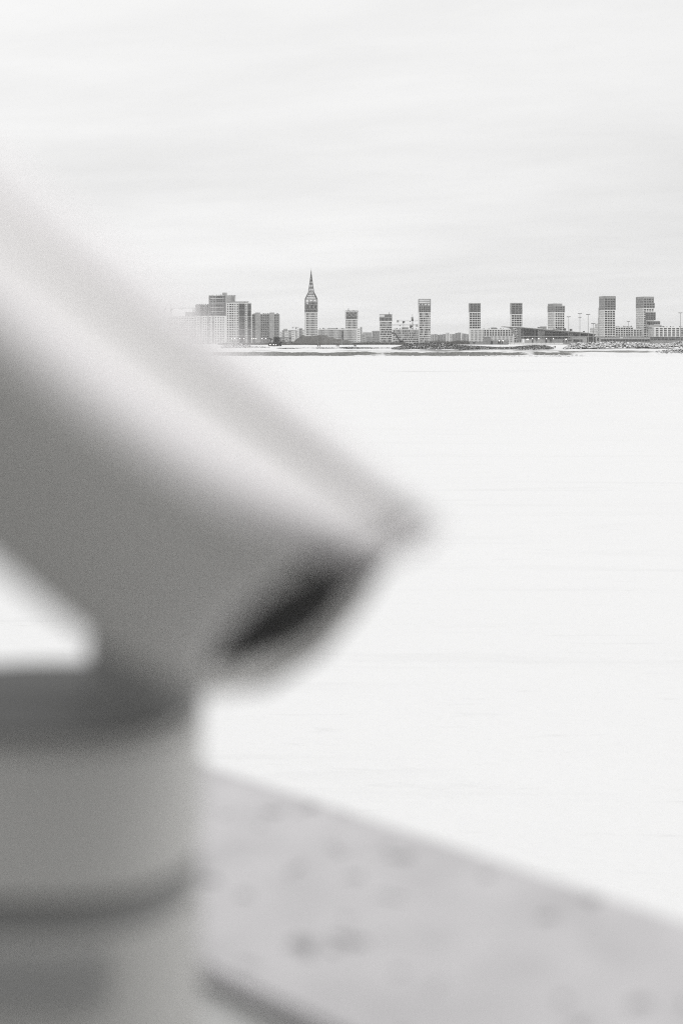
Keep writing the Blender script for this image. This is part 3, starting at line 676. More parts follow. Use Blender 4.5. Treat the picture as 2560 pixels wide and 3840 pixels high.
def lamps(pts, D, label, group):
    for i_, (x, y) in enumerate(pts):
        bm = bmesh.new(); bmesh.ops.create_uvsphere(bm, u_segments=8, v_segments=6, radius=0.42); o = obj('lamp_head', bm, M_lamp)
        t = thing('site_lamp', label % ['first', 'second', 'third', 'fourth', 'fifth', 'sixth', 'seventh', 'eighth', 'ninth'][i_], 'lamp', px(x, 1292, D), 0, group); o.parent = t; o.location = (0, 0, zy(y, D) - zy(1292, D))
        bm = bmesh.new(); bar(bm, (0, 0, 0), (0, 0, zy(y, D) - zy(1292, D) - 0.3), 0.2); obj('pole', bm, M_steel2, t)
lamps([(868, 1270), (880, 1270), (899, 1270), (915, 1270), (946, 1270), (953, 1270), (960, 1270), (983, 1270), (996, 1270)], 1990, 'small lit site lamp, %s from the left at the foot of the left apartments', 'lit lamps below the left apartment blocks')

# --- hazy far city
def far_block(x0, x1, ytop, D, wm, seed, label, grp, cols=None, stripes=False):
    b = Building('far_apartment_block', label, 'apartment block', x0, x0, x1, D, ybase=1291, depth=18, group=grp)
    n = cols or max(2, round((x1 - x0) / 5)); b.hfrac = (0.05, 0.95) if stripes else (0.2, 0.75)
    b.block(b.z(ytop), wm=wm, faces={'front': even(n, 0.5)}, rel=0.3, gm=M_glass2, rowh=3.4)
fg1 = 'far apartment blocks between the left cluster and the spire tower'; fl1 = 'hazy far apartment block in the gap left of the spire tower'
rr = random.Random(5)
ORD = ['first', 'second', 'third', 'fourth', 'fifth', 'sixth', 'seventh', 'eighth', 'ninth', 'tenth', 'eleventh', 'twelfth', 'thirteenth', 'fourteenth', 'fifteenth', 'sixteenth']
def far_label(i, m_, where): return ('pale' if m_ in (M_white, M_white2) else 'grey' if m_ is M_conc else 'dark grey') + ' hazy apartment block, ' + ORD[i] + ' from left in ' + where
for i_, (x0, x1, yt, D, m_) in enumerate(((1046, 1055, 1243, 3000, M_white), (1056, 1066, 1245, 3050, M_conc), (1057, 1078, 1238, 3600, M_crown2), (1063, 1077, 1233, 3700, M_conc), (1068, 1081, 1243, 3020, M_white), (1080, 1100, 1238, 3500, M_crown2), (1082, 1092, 1246, 3060, M_conc),
                        (1092, 1105, 1243, 2900, M_white), (1100, 1118, 1238, 3600, M_conc), (1114, 1121, 1232, 2950, M_white), (1121.3, 1133, 1231, 2960, M_crown2), (1133.3, 1143, 1235, 3000, M_white2))):
    far_block(x0, x1, yt, D, m_, 1, far_label(i_, m_, 'gap left of the spire tower'), fg1)
fg2 = 'far apartment blocks right of the lattice crowned tower'; fl2 = 'hazy far block in the gap right of the lattice crowned tower'
for i_, (x0, x1, yt, D, m_) in enumerate(((1338.5, 1350, 1230, 2500, M_white2), (1350.2, 1357, 1226, 2600, M_conc), (1357, 1372, 1252, 3000, M_conc), (1360, 1393, 1246, 3600, M_conc), (1372, 1400, 1262, 2800, M_crown2), (1395, 1423, 1240.5, 2700, M_crown2))):
    far_block(x0, x1, yt, D, m_, 2, far_label(i_, m_, 'gap right of the lattice crown'), fg2)
fg3 = 'far apartment row between the mesh topped tower and the next'; fl3 = 'hazy far apartment block in the long pale row behind the rubble'
x = 1614
tops = [(1614, 1254), (1630, 1251), (1650, 1255), (1665, 1253), (1678, 1247), (1690, 1252), (1705, 1251), (1720, 1247), (1735, 1250), (1755, 1253)]
i_ = 0
while x < 1756:
    w = rr.uniform(8, 15); m_ = rr.choice((M_conc, M_crown2, M_conc, M_white2)); far_block(x, min(1757, x + w - 0.3), interp(tops, x + w / 2) + rr.uniform(-1.2, 1.5), 3400 + rr.uniform(-300, 400), m_, 3, far_label(i_, m_, 'row behind the rubble'), fg3, cols=2, stripes=True); x += w; i_ += 1

# --- wedge roofed hall
def hall():
    D = 1750; root = thing('terminal_hall', 'low glazed hall with a long wedge roof rising to a pointed tip on slanted legs', 'hall', px(2060, 1291.5, D)); o0 = Vector(root.location)
    def q(x, y, dy=0): return px(x, y, D) - o0 + Vector((0, dy, 0))
    top = [(1891, 1223.5), (1944, 1225.5), (2080, 1237), (2200, 1247), (2232, 1252.5)]
    bot = [(1891, 1224.5), (1910, 1226.5), (1944, 1229.5), (2080, 1244.5), (2200, 1253), (2232, 1257)]
    bm = bmesh.new(); pv = None; dep = 45
    xs_ = sorted({p[0] for p in top} | {p[0] for p in bot})
    for x in xs_:
        zt, zb = interp(top, x), interp(bot, x)
        r = [bm.verts.new(p) for p in (q(x, zt, -4), q(x, zt + 1.6 if x > 1900 else zb, -4), q(x, zb, 3), q(x, zb, dep), q(x, zt, dep))]
        if pv:
            for i in range(5): bm.faces.new((pv[i], pv[(i + 1) % 5], r[(i + 1) % 5], r[i]))
        else: bm.faces.new(r[::-1])
        pv = r
    bm.faces.new(pv); bmesh.ops.recalc_face_normals(bm, faces=bm.faces); obj('roof', bm, M_crown2, root)
    bm = bmesh.new()
    for a, c in zip(top, top[1:]): bar(bm, q(a[0], a[1] + 0.6, -4.2), q(c[0], c[1] + 0.6, -4.2), 0.5)
    obj('fascia', bm, M_white2, root)
    for (xa, xb, w) in ((1913, 1945, 2.9), (1938, 1948, 1.6), (1944, 1951, 2.0)):
        bm = bmesh.new(); bar(bm, q(xa, 1227, 0), q(xb, 1276, 0), w, w * 0.9); obj('slanted_leg', bm, M_crown, root)
    # glazed front
    bm = bmesh.new(); a = 1955
    def roofy(x): return interp(bot, x) - 0.3
    xs_ = [1955, 1985, 2010, 2030, 2060, 2100, 2150, 2200, 2226]
    for xa, xb in zip(xs_, xs_[1:]):
        pts = [q(xa, 1270, 6), q(xb, 1270, 6), q(xb, 1270, 30), q(xa, 1270, 30), q(xa, roofy(xa), 6), q(xb, roofy(xb), 6), q(xb, roofy(xb), 30), q(xa, roofy(xa), 30)]
        quadbox(bm, pts)
    obj('glazing', bm, M_glass2, root)
    bm = bmesh.new()
    for x in list(range(1962, 2226, 11)): bar(bm, q(x, 1269, 5.8), q(x, roofy(x) + 0.5, 5.8), 0.28)
    obj('mullion', bm, M_crown2, root)
    for xa, xb, m_ in ((2016, 2030, M_conc), (2030.2, 2044, M_crown2), (2138, 2149, M_conc)):
        bm = bmesh.new(); quadbox(bm, [q(xa, 1269.5, 4.5), q(xb, 1269.5, 4.5), q(xb, 1269.5, 6.5), q(xa, 1269.5, 6.5), q(xa, roofy(xa) + 0.6, 4.5), q(xb, roofy(xb) + 0.6, 4.5), q(xb, roofy(xb) + 0.6, 6.5), q(xa, roofy(xa) + 0.6, 6.5)])
        obj('clad_panel', bm, m_, root)
    for x in (1959.5, 2004.5):
        bm = bmesh.new(); bar(bm, q(x, 1270, 2), q(x, roofy(x), 2), 0.7); obj('column', bm, M_conc, root)
    bm = bmesh.new(); quadbox(bm, [q(1953, 1263.3, 1), q(2228, 1263.3, 1), q(2228, 1263.3, 5.5), q(1953, 1263.3, 5.5), q(1953, 1259.8, 1), q(2228, 1259.8, 1), q(2228, 1259.8, 5.5), q(1953, 1259.8, 5.5)]); obj('balcony_band', bm, M_conc, root)
    bm = bmesh.new(); quadbox(bm, [q(2046, 1250.5, 5), q(2226, 1256, 5), q(2226, 1256, 5.9), q(2046, 1250.5, 5.9), q(2046, 1248.7, 5), q(2226, 1255, 5), q(2226, 1255, 5.9), q(2046, 1248.7, 5.9)]); obj('upper_band', bm, M_crown2, root)
    for (xa, xb, ya, yb) in ((2018, 2028, 1226, 1232), (2028.5, 2050, 1224, 1233), (2077, 2083, 1232, 1236.5), (2090, 2102, 1229, 1237.5), (2103, 2107, 1232, 1238), (2117, 2124, 1231, 1239), (2139, 2147, 1233, 1241), (2190, 2194, 1241, 1246)):
        bm = bmesh.new(); p0 = q(xa, interp(top, xa) + 0.4, 6); p1 = q(xb, ya, 11); box(bm, p0.x, p1.x, 6, 11, p0.z - 0.6, p1.z); obj('roof_unit', bm, M_crown2 if xb - xa > 9 else M_roof, root)
    bm = bmesh.new()
    for dx, dz in ((-9, 1250), (-3, 1252), (4, 1251), (9, 1253)): bar(bm, q(2222, 1264, -1), q(2222 + dx, dz, -1), 0.5)
    bar(bm, q(2222, 1285, -1), q(2222, 1264, -1), 0.8); obj('branched_column', bm, M_steel, root)
hall()

def shed(name, label, x0, x1, y0, y1, D, m, doors=(), lit=(), depth=8, cat='shed'):
    r = thing(name, label, cat, px(x0, 1291.5, D)); o0 = Vector(r.location)
    a, c = 0.0, (x1 - x0) / F * D; z0, z1 = zy(y1, D) - o0.z, zy(y0, D) - o0.z
    bm = bmesh.new(); box(bm, a, c, 0, depth, min(z0, 0), z1 - 0.35); obj('wall', bm, m, r)
    bm = bmesh.new(); box(bm, a - 0.3, c + 0.3, -0.5, depth + 0.3, z1 - 0.35, z1); obj('roof', bm, M_crown2, r)
    for (xa, xb, ya, yb) in doors:
        bm = bmesh.new(); box(bm, (xa - x0) / F * D, (xb - x0) / F * D, -0.12, -0.01, max(0.02, zy(yb, D) - o0.z), zy(ya, D) - o0.z); obj('doorway', bm, M_dark, r)
    for (x, y) in lit:
        bm = bmesh.new(); bmesh.ops.create_uvsphere(bm, u_segments=8, v_segments=6, radius=0.42, matrix=Matrix.Translation(((x - x0) / F * D, -0.9, zy(y, D) - o0.z))); obj('lamp', bm, M_lamp, r)
    return r
shed('pavilion', 'grey panelled pavilion with dark doorways under the hall glazing', 1968, 2072, 1270.5, 1292, 1700, M_conc, [(1993, 1998, 1271, 1285), (2008.5, 2012.5, 1271, 1280), (2043, 2049, 1271, 1285), (2060, 2066, 1271, 1280)], [(1974, 1272.5), (1978, 1272.5), (1995, 1270), (2018, 1270), (2047, 1270)])
shed('pavilion', 'grey pavilion with a thin flat canopy left of the boulder heap', 2072.5, 2148, 1271, 1292, 1690, M_crown2, [(2110, 2114, 1275, 1284), (2120, 2124, 1275, 1284), (2128, 2141, 1274, 1280)], [(2065 + 8, 1270), (2120, 1272)])
shed('service_building', 'plain grey building behind the light masts with a window strip', 2141, 2199, 1262, 1292, 1698, M_conc, [(2143, 2182, 1273, 1284)])
shed('service_building', 'dark glazed link building beside the branched column', 2199.5, 2231.5, 1263, 1292, 1720, M_dark, [])
shed('shed', 'low grey site shed below the lone white tower', 1762, 1812, 1281, 1293, 1600, M_crown2, [(1772, 1781, 1281.5, 1288)])
shed('shed', 'row of grey site cabins below the white low block', 1813, 1905, 1276, 1293, 1620, M_crown, [(1838, 1847, 1276.5, 1297), (1866, 1876, 1278, 1290), (1880, 1884, 1278, 1290)], [(1870, 1278), (1884, 1278)])
shed('site_box', 'small grey box standing on the cabin row before the white low block', 1814, 1840, 1263, 1276, 1640, M_crown2)
# long grey base building under the right-hand blocks
r = shed('base_building', 'long plain grey base building with a dark strip window under the stepped towers', 2232, 2435, 1262, 1292, 1980, M_conc, [(2237, 2244, 1266, 1280), (2252, 2434, 1272, 1281)], depth=40, cat='building')
o0 = Vector(r.location); s_ = 1980 / F
bm = bmesh.new(); box(bm, (2250 - 2232) * s_, (2434 - 2232) * s_, -2.2, -0.02, zy(1271.2, 1980) - o0.z, zy(1269.5, 1980) - o0.z); obj('canopy', bm, M_white2, r)
bm = bmesh.new(); box(bm, (2252 - 2232) * s_, (2434 - 2232) * s_, -1.2, -0.03, zy(1269.4, 1980) - o0.z, zy(1268.2, 1980) - o0.z); obj('canopy_edge', bm, M_dark, r)
bm = bmesh.new(); box(bm, (2321.5 - 2232) * s_, (2334 - 2232) * s_, -0.3, -0.05, zy(1268, 1980) - o0.z, zy(1264, 1980) - o0.z); obj('sign_panel', bm, M_white, r)
bm = bmesh.new()
for i in range(15): u = (2258 + i * 12 - 2232) * s_; box(bm, u, u + 0.5, -0.2, -0.13, zy(1281, 1980) - o0.z, zy(1272, 1980) - o0.z)
obj('strip_mullion', bm, M_crown2, r)
r = shed('base_building', 'dark glazed base storey under the white block at the right edge', 2435.4, 2620, 1262.5, 1292, 1985, M_crown2, [], depth=36, cat='building')
o0 = Vector(r.location); s_ = 1985 / F
for i in range(13):
    x = 2437 + i * 13.5
    for ya, yb in ((1264, 1269), (1270, 1276)):
        bm = bmesh.new(); box(bm, (x - 2435.4) * s_, (x + 11.8 - 2435.4) * s_, -0.1, -0.01, zy(yb, 1985) - o0.z, zy(ya, 1985) - o0.z); obj('window', bm, M_glass2, r)
# low white barrier with posts before the pavilion
r = thing('barrier_fence', 'low white barrier with thin posts in front of the pavilion', 'fence', px(1911, 1292, 1640)); s_ = 1640 / F
for i in range(12):
    bm = bmesh.new(); box(bm, i * 16.6 * s_ + 0.15, (i + 1) * 16.6 * s_ - 0.15, -0.1, 0.1, 0.3, 1.9); obj('panel', bm, M_white, r)
    bm = bmesh.new(); bar(bm, (i * 16.6 * s_, 0, -0.5), (i * 16.6 * s_, 0, 2.6), 0.2); obj('post', bm, M_steel2, r)

# --- light masts
def mast_proto():
    r = thing('light_mast', 'x', 'light mast', (0, 0, 0), 0, 'tall light masts round the hall')
    bm = bmesh.new(); cyl(bm, (0, 0, 0), 0.45, 1.0, 8, 0.25); p = obj('pole', bm, M_steel2, r)
    bm = bmesh.new()
    for k in range(6):
        a = k * math.pi / 3; d = Vector((math.cos(a), math.sin(a), 0)); bar(bm, d * 0.2, d * 1.9 + Vector((0, 0, 0.4)), 0.25)
    hb = obj('head_frame', bm, M_steel, r)
    for k in range(6):
        a = k * math.pi / 3; d = Vector((math.cos(a), math.sin(a), 0)); bm = bmesh.new()
        box(bm, -0.45, 0.45, -0.35, 0.35, -0.25, 0.25); o = obj('floodlight', bm, M_steel, hb); o.location = d * 1.9 + Vector((0, 0, 0.45)); o.rotation_euler = (0.3, 0, a)
    return r
mp_ = mast_proto()
def copy_tree(o, parent=None):
    c = o.copy(); C.objects.link(c)
    if parent: c.parent = parent
    for ch in list(o.children): copy_tree(ch, c)
    return c
masts = [(2130.5, 1189, 1262, 1720, 'shortest light mast, left of the three standing before the hall end', False), (2172.5, 1177.5, 1285, 1660, 'double headed light mast, tallest of the three by the hall end', True), (2203.5, 1180.5, 1286, 1660, 'single headed light mast, nearest to the stepped tower', False),
         (2222.5, 1214, 1286, 1650, 'short thin light mast in front of the terraces of the stepped tower', False), (2354.5, 1206.5, 1262, 2000, 'light mast rising behind the low block between the stepped towers', False), (2549, 1174.5, 1280, 1700, 'tall light mast at the right edge of the picture', False)]
for i, (x, yt, yb, D, lab, dbl) in enumerate(masts):
    r = mp_ if i == 0 else copy_tree(mp_)
    hh = zy(yt, D) - zy(1291.5, D); r.location = px(x, 1291.5, D); r['label'] = lab
    for ch in r.children:
        if ch.name.startswith('pole'): ch.scale = (1, 1, hh)
        else: ch.location = (0, 0, hh)
    if dbl:
        hb = [c for c in r.children if c.name.startswith('head_frame')][0]; c2 = copy_tree(hb, r); c2.location = (0, 0, zy(1191, D) - zy(1291.5, D)); c2.scale = (0.8, 0.8, 0.8)

# --- tower cranes
def crane(label, x, ytop, yjib, D, xl, xr, ybase=1291.5, m=None, ang=0.0, w=1.6, cabs=1.0, counter='left', apex=True):
    m = m or M_steel2; r = thing('tower_crane', label, 'crane', px(x, ybase, D), ang, 'tower cranes above the roofs'); o0 = Vector(r.location)
    zj = zy(yjib, D) - o0.z; s = D / F; a, c = (xl - x) * s, (xr - x) * s
    bm = bmesh.new(); n = max(4, int(zj / 4)); hw = w / 2
    for sx in (-1, 1):
        for sy in (-1, 1): bar(bm, (sx * hw, sy * hw, 0), (sx * hw, sy * hw, zj), 0.22)
    for i in range(n):
        z0, z1 = zj * i / n, zj * (i + 1) / n
        for sy in (-1, 1): bar(bm, (-hw, sy * hw, z0), (hw, sy * hw, z1), 0.14); bar(bm, (-hw, sy * hw, z1), (hw, sy * hw, z1), 0.14)
        for sx in (-1, 1): bar(bm, (sx * hw, -hw, z0), (sx * hw, hw, z1), 0.14)
    obj('mast', bm, m, r)
    bm = bmesh.new()
    for (e0, e1) in ((a, c),):
        bar(bm, (e0, -0.7, zj), (e1, -0.7, zj), 0.2); bar(bm, (e0, 0.7, zj), (e1, 0.7, zj), 0.2); bar(bm, (e0, 0, zj + 1.6), (e1, 0, zj + 1.6), 0.2)
        nn = max(4, int(abs(e1 - e0) / 2.4))
        for i in range(nn):
            u0, u1 = e0 + (e1 - e0) * i / nn, e0 + (e1 - e0) * (i + 1) / nn; um = (u0 + u1) / 2
            bar(bm, (u0, -0.7, zj), (um, 0, zj + 1.6), 0.12); bar(bm, (um, 0, zj + 1.6), (u1, -0.7, zj), 0.12); bar(bm, (u0, 0.7, zj), (um, 0, zj + 1.6), 0.12)
    obj('jib', bm, m, r)
    bm = bmesh.new(); box(bm, -1.1 * cabs, 1.1 * cabs, -1.6, 1.2, zj - 3.2 * cabs, zj - 0.2); obj('slewing_unit', bm, M_steel, r)
    bm = bmesh.new(); box(bm, 1.2 * cabs, 2.6 * cabs, -2.0, -0.3, zj - 2.4, zj - 0.3); obj('cab', bm, M_dark, r)
    e = a if counter == 'left' else c; sg = 1 if counter == 'left' else -1
    bm = bmesh.new(); box(bm, min(e, e + sg * 3.2), max(e, e + sg * 3.2), -0.9, 0.9, zj - 2.0, zj + 1.2); obj('counterweight', bm, M_conc, r)
    if apex:
        zt = zy(ytop, D) - o0.z; bm = bmesh.new()
        for sx in (-1, 1): bar(bm, (sx * 0.8, 0, zj), (0, 0, zt), 0.3, 0.2)
        for i in range(4): bar(bm, (-0.8 + 0.2 * i, 0, zj + (zt - zj) * i / 4), (0.8 - 0.2 * i, 0, zj + (zt - zj) * i / 4), 0.18)
        bar(bm, (0, 0, zt), (a * 0.85, 0, zj + 1.6), 0.1); bar(bm, (0, 0, zt), (c * 0.6, 0, zj + 1.6), 0.1); obj('apex', bm, M_steel, r)
    t = c * 0.45 if counter == 'left' else a * 0.55
    bm = bmesh.new(); box(bm, t - 1, t + 1, -0.6, 0.6, zj - 1.0, zj - 0.1); bar(bm, (t, 0, zj - 1), (t, 0, zj - 5), 0.1); obj('trolley', bm, M_steel, r)
    return r
crane('tower crane whose counterweight hangs left of its cab above the white low block', 1511, 1198, 1204, 2140, 1487, 1568, counter='left', apex=False)
crane('lowest tower crane with its jib reaching left across the gap above the low block', 1539, 1214, 1220, 2135, 1466, 1566, counter='right', cabs=1.2)
# crane seen end on, pointing toward the viewer
cr = crane('slender tower crane seen end on, the highest above the white low block', 1546, 1177, 1193, 2150, 1546 - 38, 1546 + 12, counter='right', ang=math.radians(-86), cabs=1.3)
crane('pale tower crane over the far left roofs, half lost in the blur', 642, 1141, 1158, 2300, 617, 735, counter='left', m=M_steel2)
crane('tiny far crane in the gap left of the spire tower', 1109, 1226, 1228, 3400, 1095, 1123, counter='left', apex=False)

# --- machines
def screening_plant():
    D = 1150; r = thing('screening_plant', 'dark rusty screening plant with a long conveyor boom beside the earth mound', 'machine', px(1038, 1300, D)); o0 = Vector(r.location)
    def q(x, y, dy=0): return px(x, y, D) - o0 + Vector((0, dy, 0))
    def bx(name, xa, xb, ya, yb, y0, y1, m):
        bm = bmesh.new(); a, c = q(xa, yb), q(xb, ya); box(bm, a.x, c.x, y0, y1, a.z, c.z); bmesh.ops.bevel(bm, geom=bm.edges[:], offset=0.12, segments=1, affect='EDGES'); return obj(name, bm, m, r)
    bx('hopper', 1026.5, 1047, 1266, 1279, -2, 2.5, M_mach); bx('chassis', 1024, 1047, 1279.3, 1296, -2.2, 2.6, M_mach)
    bx('hopper_rim', 1025.5, 1048, 1264.6, 1266, -2.3, 2.8, M_steel); bx('engine_box', 1006, 1024, 1285, 1298, -1.5, 2, M_mach)
    bm = bmesh.new(); bar(bm, q(1013, 1286), q(1016, 1270), 0.9, 0.6); bar(bm, q(1016, 1270), q(1024, 1275), 0.7, 0.5); bar(bm, q(1008, 1270), q(1020, 1272), 1.0, 0.8); obj('loader_arm', bm, M_steel, r)
    bx('conveyor', 1055, 1097, 1281, 1285, -0.6, 0.6, M_steel)
    bm = bmesh.new(); bar(bm, q(1048, 1267), q(1092, 1267), 0.5); bar(bm, q(1056, 1279), q(1092, 1268), 0.36)
    for x in (1062, 1070, 1080, 1087, 1091): bar(bm, q(x, 1281), q(x, 1268 if x > 1085 else 1275), 0.2)
    obj('boom_truss', bm, M_steel, r)
    for x in (1049.5, 1054.5):
        bm = bmesh.new(); bar(bm, q(x, 1300), q(x, 1267), 0.5); obj('support_leg', bm, M_steel, r)
    bx('chute', 1050, 1053.5, 1280, 1298, -1, 1, M_dark)
    for k in range(2):
        bm = bmesh.new(); box(bm, q(1024, 1300).x, q(1046, 1300).x, -2.4 + 4.2 * k, -1.6 + 4.2 * k, -0.3, 0.9); obj('crawler_track', bm, M_steel, r)
    for (x, y) in ((1014, 1292.5), (1026, 1292.5), (1035, 1292.5)):
        bm = bmesh.new(); bmesh.ops.create_uvsphere(bm, u_segments=8, v_segments=6, radius=0.28, matrix=Matrix.Translation(q(x, y, -2.5))); obj('work_lamp', bm, M_lamp, r)
screening_plant()
def excavator():
    D = 1560; r = thing('excavator', 'dark excavator with a raised boom in front of the white low block', 'excavator', px(1503, 1290, D)); o0 = Vector(r.location)
    def q(x, y, dy=0): return px(x, y, D) - o0 + Vector((0, dy, 0))
    bm = bmesh.new(); a, c = q(1498, 1284), q(1512, 1276); box(bm, a.x, c.x, -1.5, 1.5, a.z, c.z); bmesh.ops.bevel(bm, geom=bm.edges[:], offset=0.2, segments=1, affect='EDGES'); obj('house', bm, M_mach, r)
    bm = bmesh.new(); a, c = q(1495, 1283), q(1499, 1275); box(bm, a.x, c.x, -1.4, 0.2, a.z, c.z); obj('cab', bm, M_dark, r)
    bm = bmesh.new(); bar(bm, q(1497, 1277), q(1486, 1258), 1.3, 1.1); bar(bm, q(1486, 1258), q(1480, 1251), 1.2, 1.0); obj('boom', bm, M_mach, r)
    bm = bmesh.new(); bar(bm, q(1481, 1250), q(1472, 1247), 0.9, 0.7); obj('stick', bm, M_mach, r)
    bm = bmesh.new(); a = q(1471, 1250); box(bm, a.x - 0.8, a.x + 1.2, -0.8, 0.8, a.z - 0.6, a.z + 1.2); obj('bucket', bm, M_steel, r)
    for k in range(2):
        bm = bmesh.new(); box(bm, q(1496, 1290).x, q(1514, 1290).x, -1.7 + 2.6 * k, -0.9 + 2.6 * k, -1.2, q(1500, 1284.5).z); obj('crawler_track', bm, M_steel, r)
excavator()
def street_lamp(x, yt, yb, D, label):
    r = thing('street_lamp', label, 'street lamp', px(x, 1294, D), 0, 'thin street lamps before the mound'); hh = zy(yt, D) - zy(1294, D)
    bm = bmesh.new(); cyl(bm, (0, 0, 0), 0.16, hh, 6, 0.1); obj('pole', bm, M_lsteel, r)
    bm = bmesh.new(); box(bm, -0.25, 0.25, -1.2, 0.1, hh - 0.05, hh + 0.15); obj('lamp_head', bm, M_lsteel, r)
street_lamp(1191, 1269, 1294, 1400, 'thin street lamp in front of the earth mound, above the walking couple')
street_lamp(1219.5, 1270, 1294, 1420, 'thin street lamp in front of the earth mound, right of the other lamp')
street_lamp(1281, 1270, 1294, 1430, 'thin street lamp at the right foot of the earth mound')

# ------------------------------------------------------------------ people on the shore
def person_mesh():
    V = [(0, 0, .95), (0, 0, 1.18), (0, 0, 1.40), (0, 0, 1.52), (0, -.01, 1.60), (0, -.01, 1.72),
         (.10, 0, .90), (.11, .06, .50), (.11, .02, .07), (.11, -.12, .03), (-.10, 0, .90), (-.11, -.08, .50), (-.11, -.02, .07), (-.11, -.16, .03),
         (.20, 0, 1.40), (.26, .04, 1.12), (.24, -.06, .88), (-.20, 0, 1.40), (-.26, -.02, 1.12), (-.24, -.10, .88)]
    E = [(0, 1), (1, 2), (2, 3), (3, 4), (4, 5), (0, 6), (6, 7), (7, 8), (8, 9), (0, 10), (10, 11), (11, 12), (12, 13), (2, 14), (14, 15), (15, 16), (2, 17), (17, 18), (18, 19)]
    rad = [.19, .18, .19, .07, .09, .10, .12, .09, .07, .05, .12, .09, .07, .05, .10, .08, .05, .10, .08, .05]
    me = bpy.data.meshes.new('person'); me.from_pydata(V, E, []); o = bpy.data.objects.new('person', me); C.objects.link(o)
    md = o.modifiers.new('skin', 'SKIN'); md.use_smooth_shade = True
    for i, v in enumerate(me.skin_vertices[0].data): v.radius = (rad[i], rad[i]); v.use_root = (i == 0)
    o.modifiers.new('sub', 'SUBSURF').levels = 1
    dg = bpy.context.evaluated_depsgraph_get(); m2 = bpy.data.meshes.new_from_object(o.evaluated_get(dg)); m2.name = 'person'
    bpy.data.objects.remove(o)
    m2.materials.clear()
    for q in (mat('dark_clothes', 0.025, 0.9), mat('black_trousers', 0.018, 0.9), mat('skin', (0.4, 0.27, 0.2), 0.6), mat('dark_hat', 0.02, 0.9)): m2.materials.append(q)
    for p in m2.polygons:
        z = p.center.z; p.material_index = 3 if z > 1.68 else 2 if z > 1.52 else 0 if z > 0.75 else 1
        p.use_smooth = True
    return m2
PM = person_mesh()
for (x, yb, hpx, D, rz, lab) in (
    (1191, 1302.5, 10.5, 1030, 0.3, 'person in dark clothes walking, left one of the couple below the earth mound'), (1198.5, 1302, 10.3, 1030, -0.2, 'person in dark clothes walking, right one of the couple below the earth mound'),
    (1261, 1300.5, 8, 1055, 0.8, 'dark clothed person at the left of the trio in the middle of the shore'), (1265.2, 1301, 10, 1052, 0.1, 'dark clothed person, tallest in the middle of the trio on the shore'), (1269.5, 1301, 8.4, 1050, -0.6, 'dark clothed person at the right of the trio in the middle of the shore'),
    (1326, 1300, 7, 1060, 0.5, 'dark clothed person at the left of the trio below the slim lattice crowned tower'), (1330.5, 1300.5, 10, 1056, -0.3, 'dark clothed person in the middle of the trio below the slim lattice crowned tower'), (1334.5, 1301, 8.5, 1055, 0.9, 'dark clothed person at the right of the trio below the slim lattice crowned tower'),
    (2075.5, 1305.5, 8.5, 1008, 0.2, 'dark clothed person at the left of the pair beside the snowy boulders'), (2080.5, 1306, 9.5, 1008, -0.4, 'dark clothed person at the right of the pair beside the snowy boulders')):
    o = bpy.data.objects.new('person', PM); C.objects.link(o); o.location = px(x, yb, D); s = hpx / F * D / 1.80; o.scale = (s * 1.15, s * 1.15, s); o.rotation_euler = (0, 0, rz)
    tag(o, lab, 'person', 'people walking on the shore')

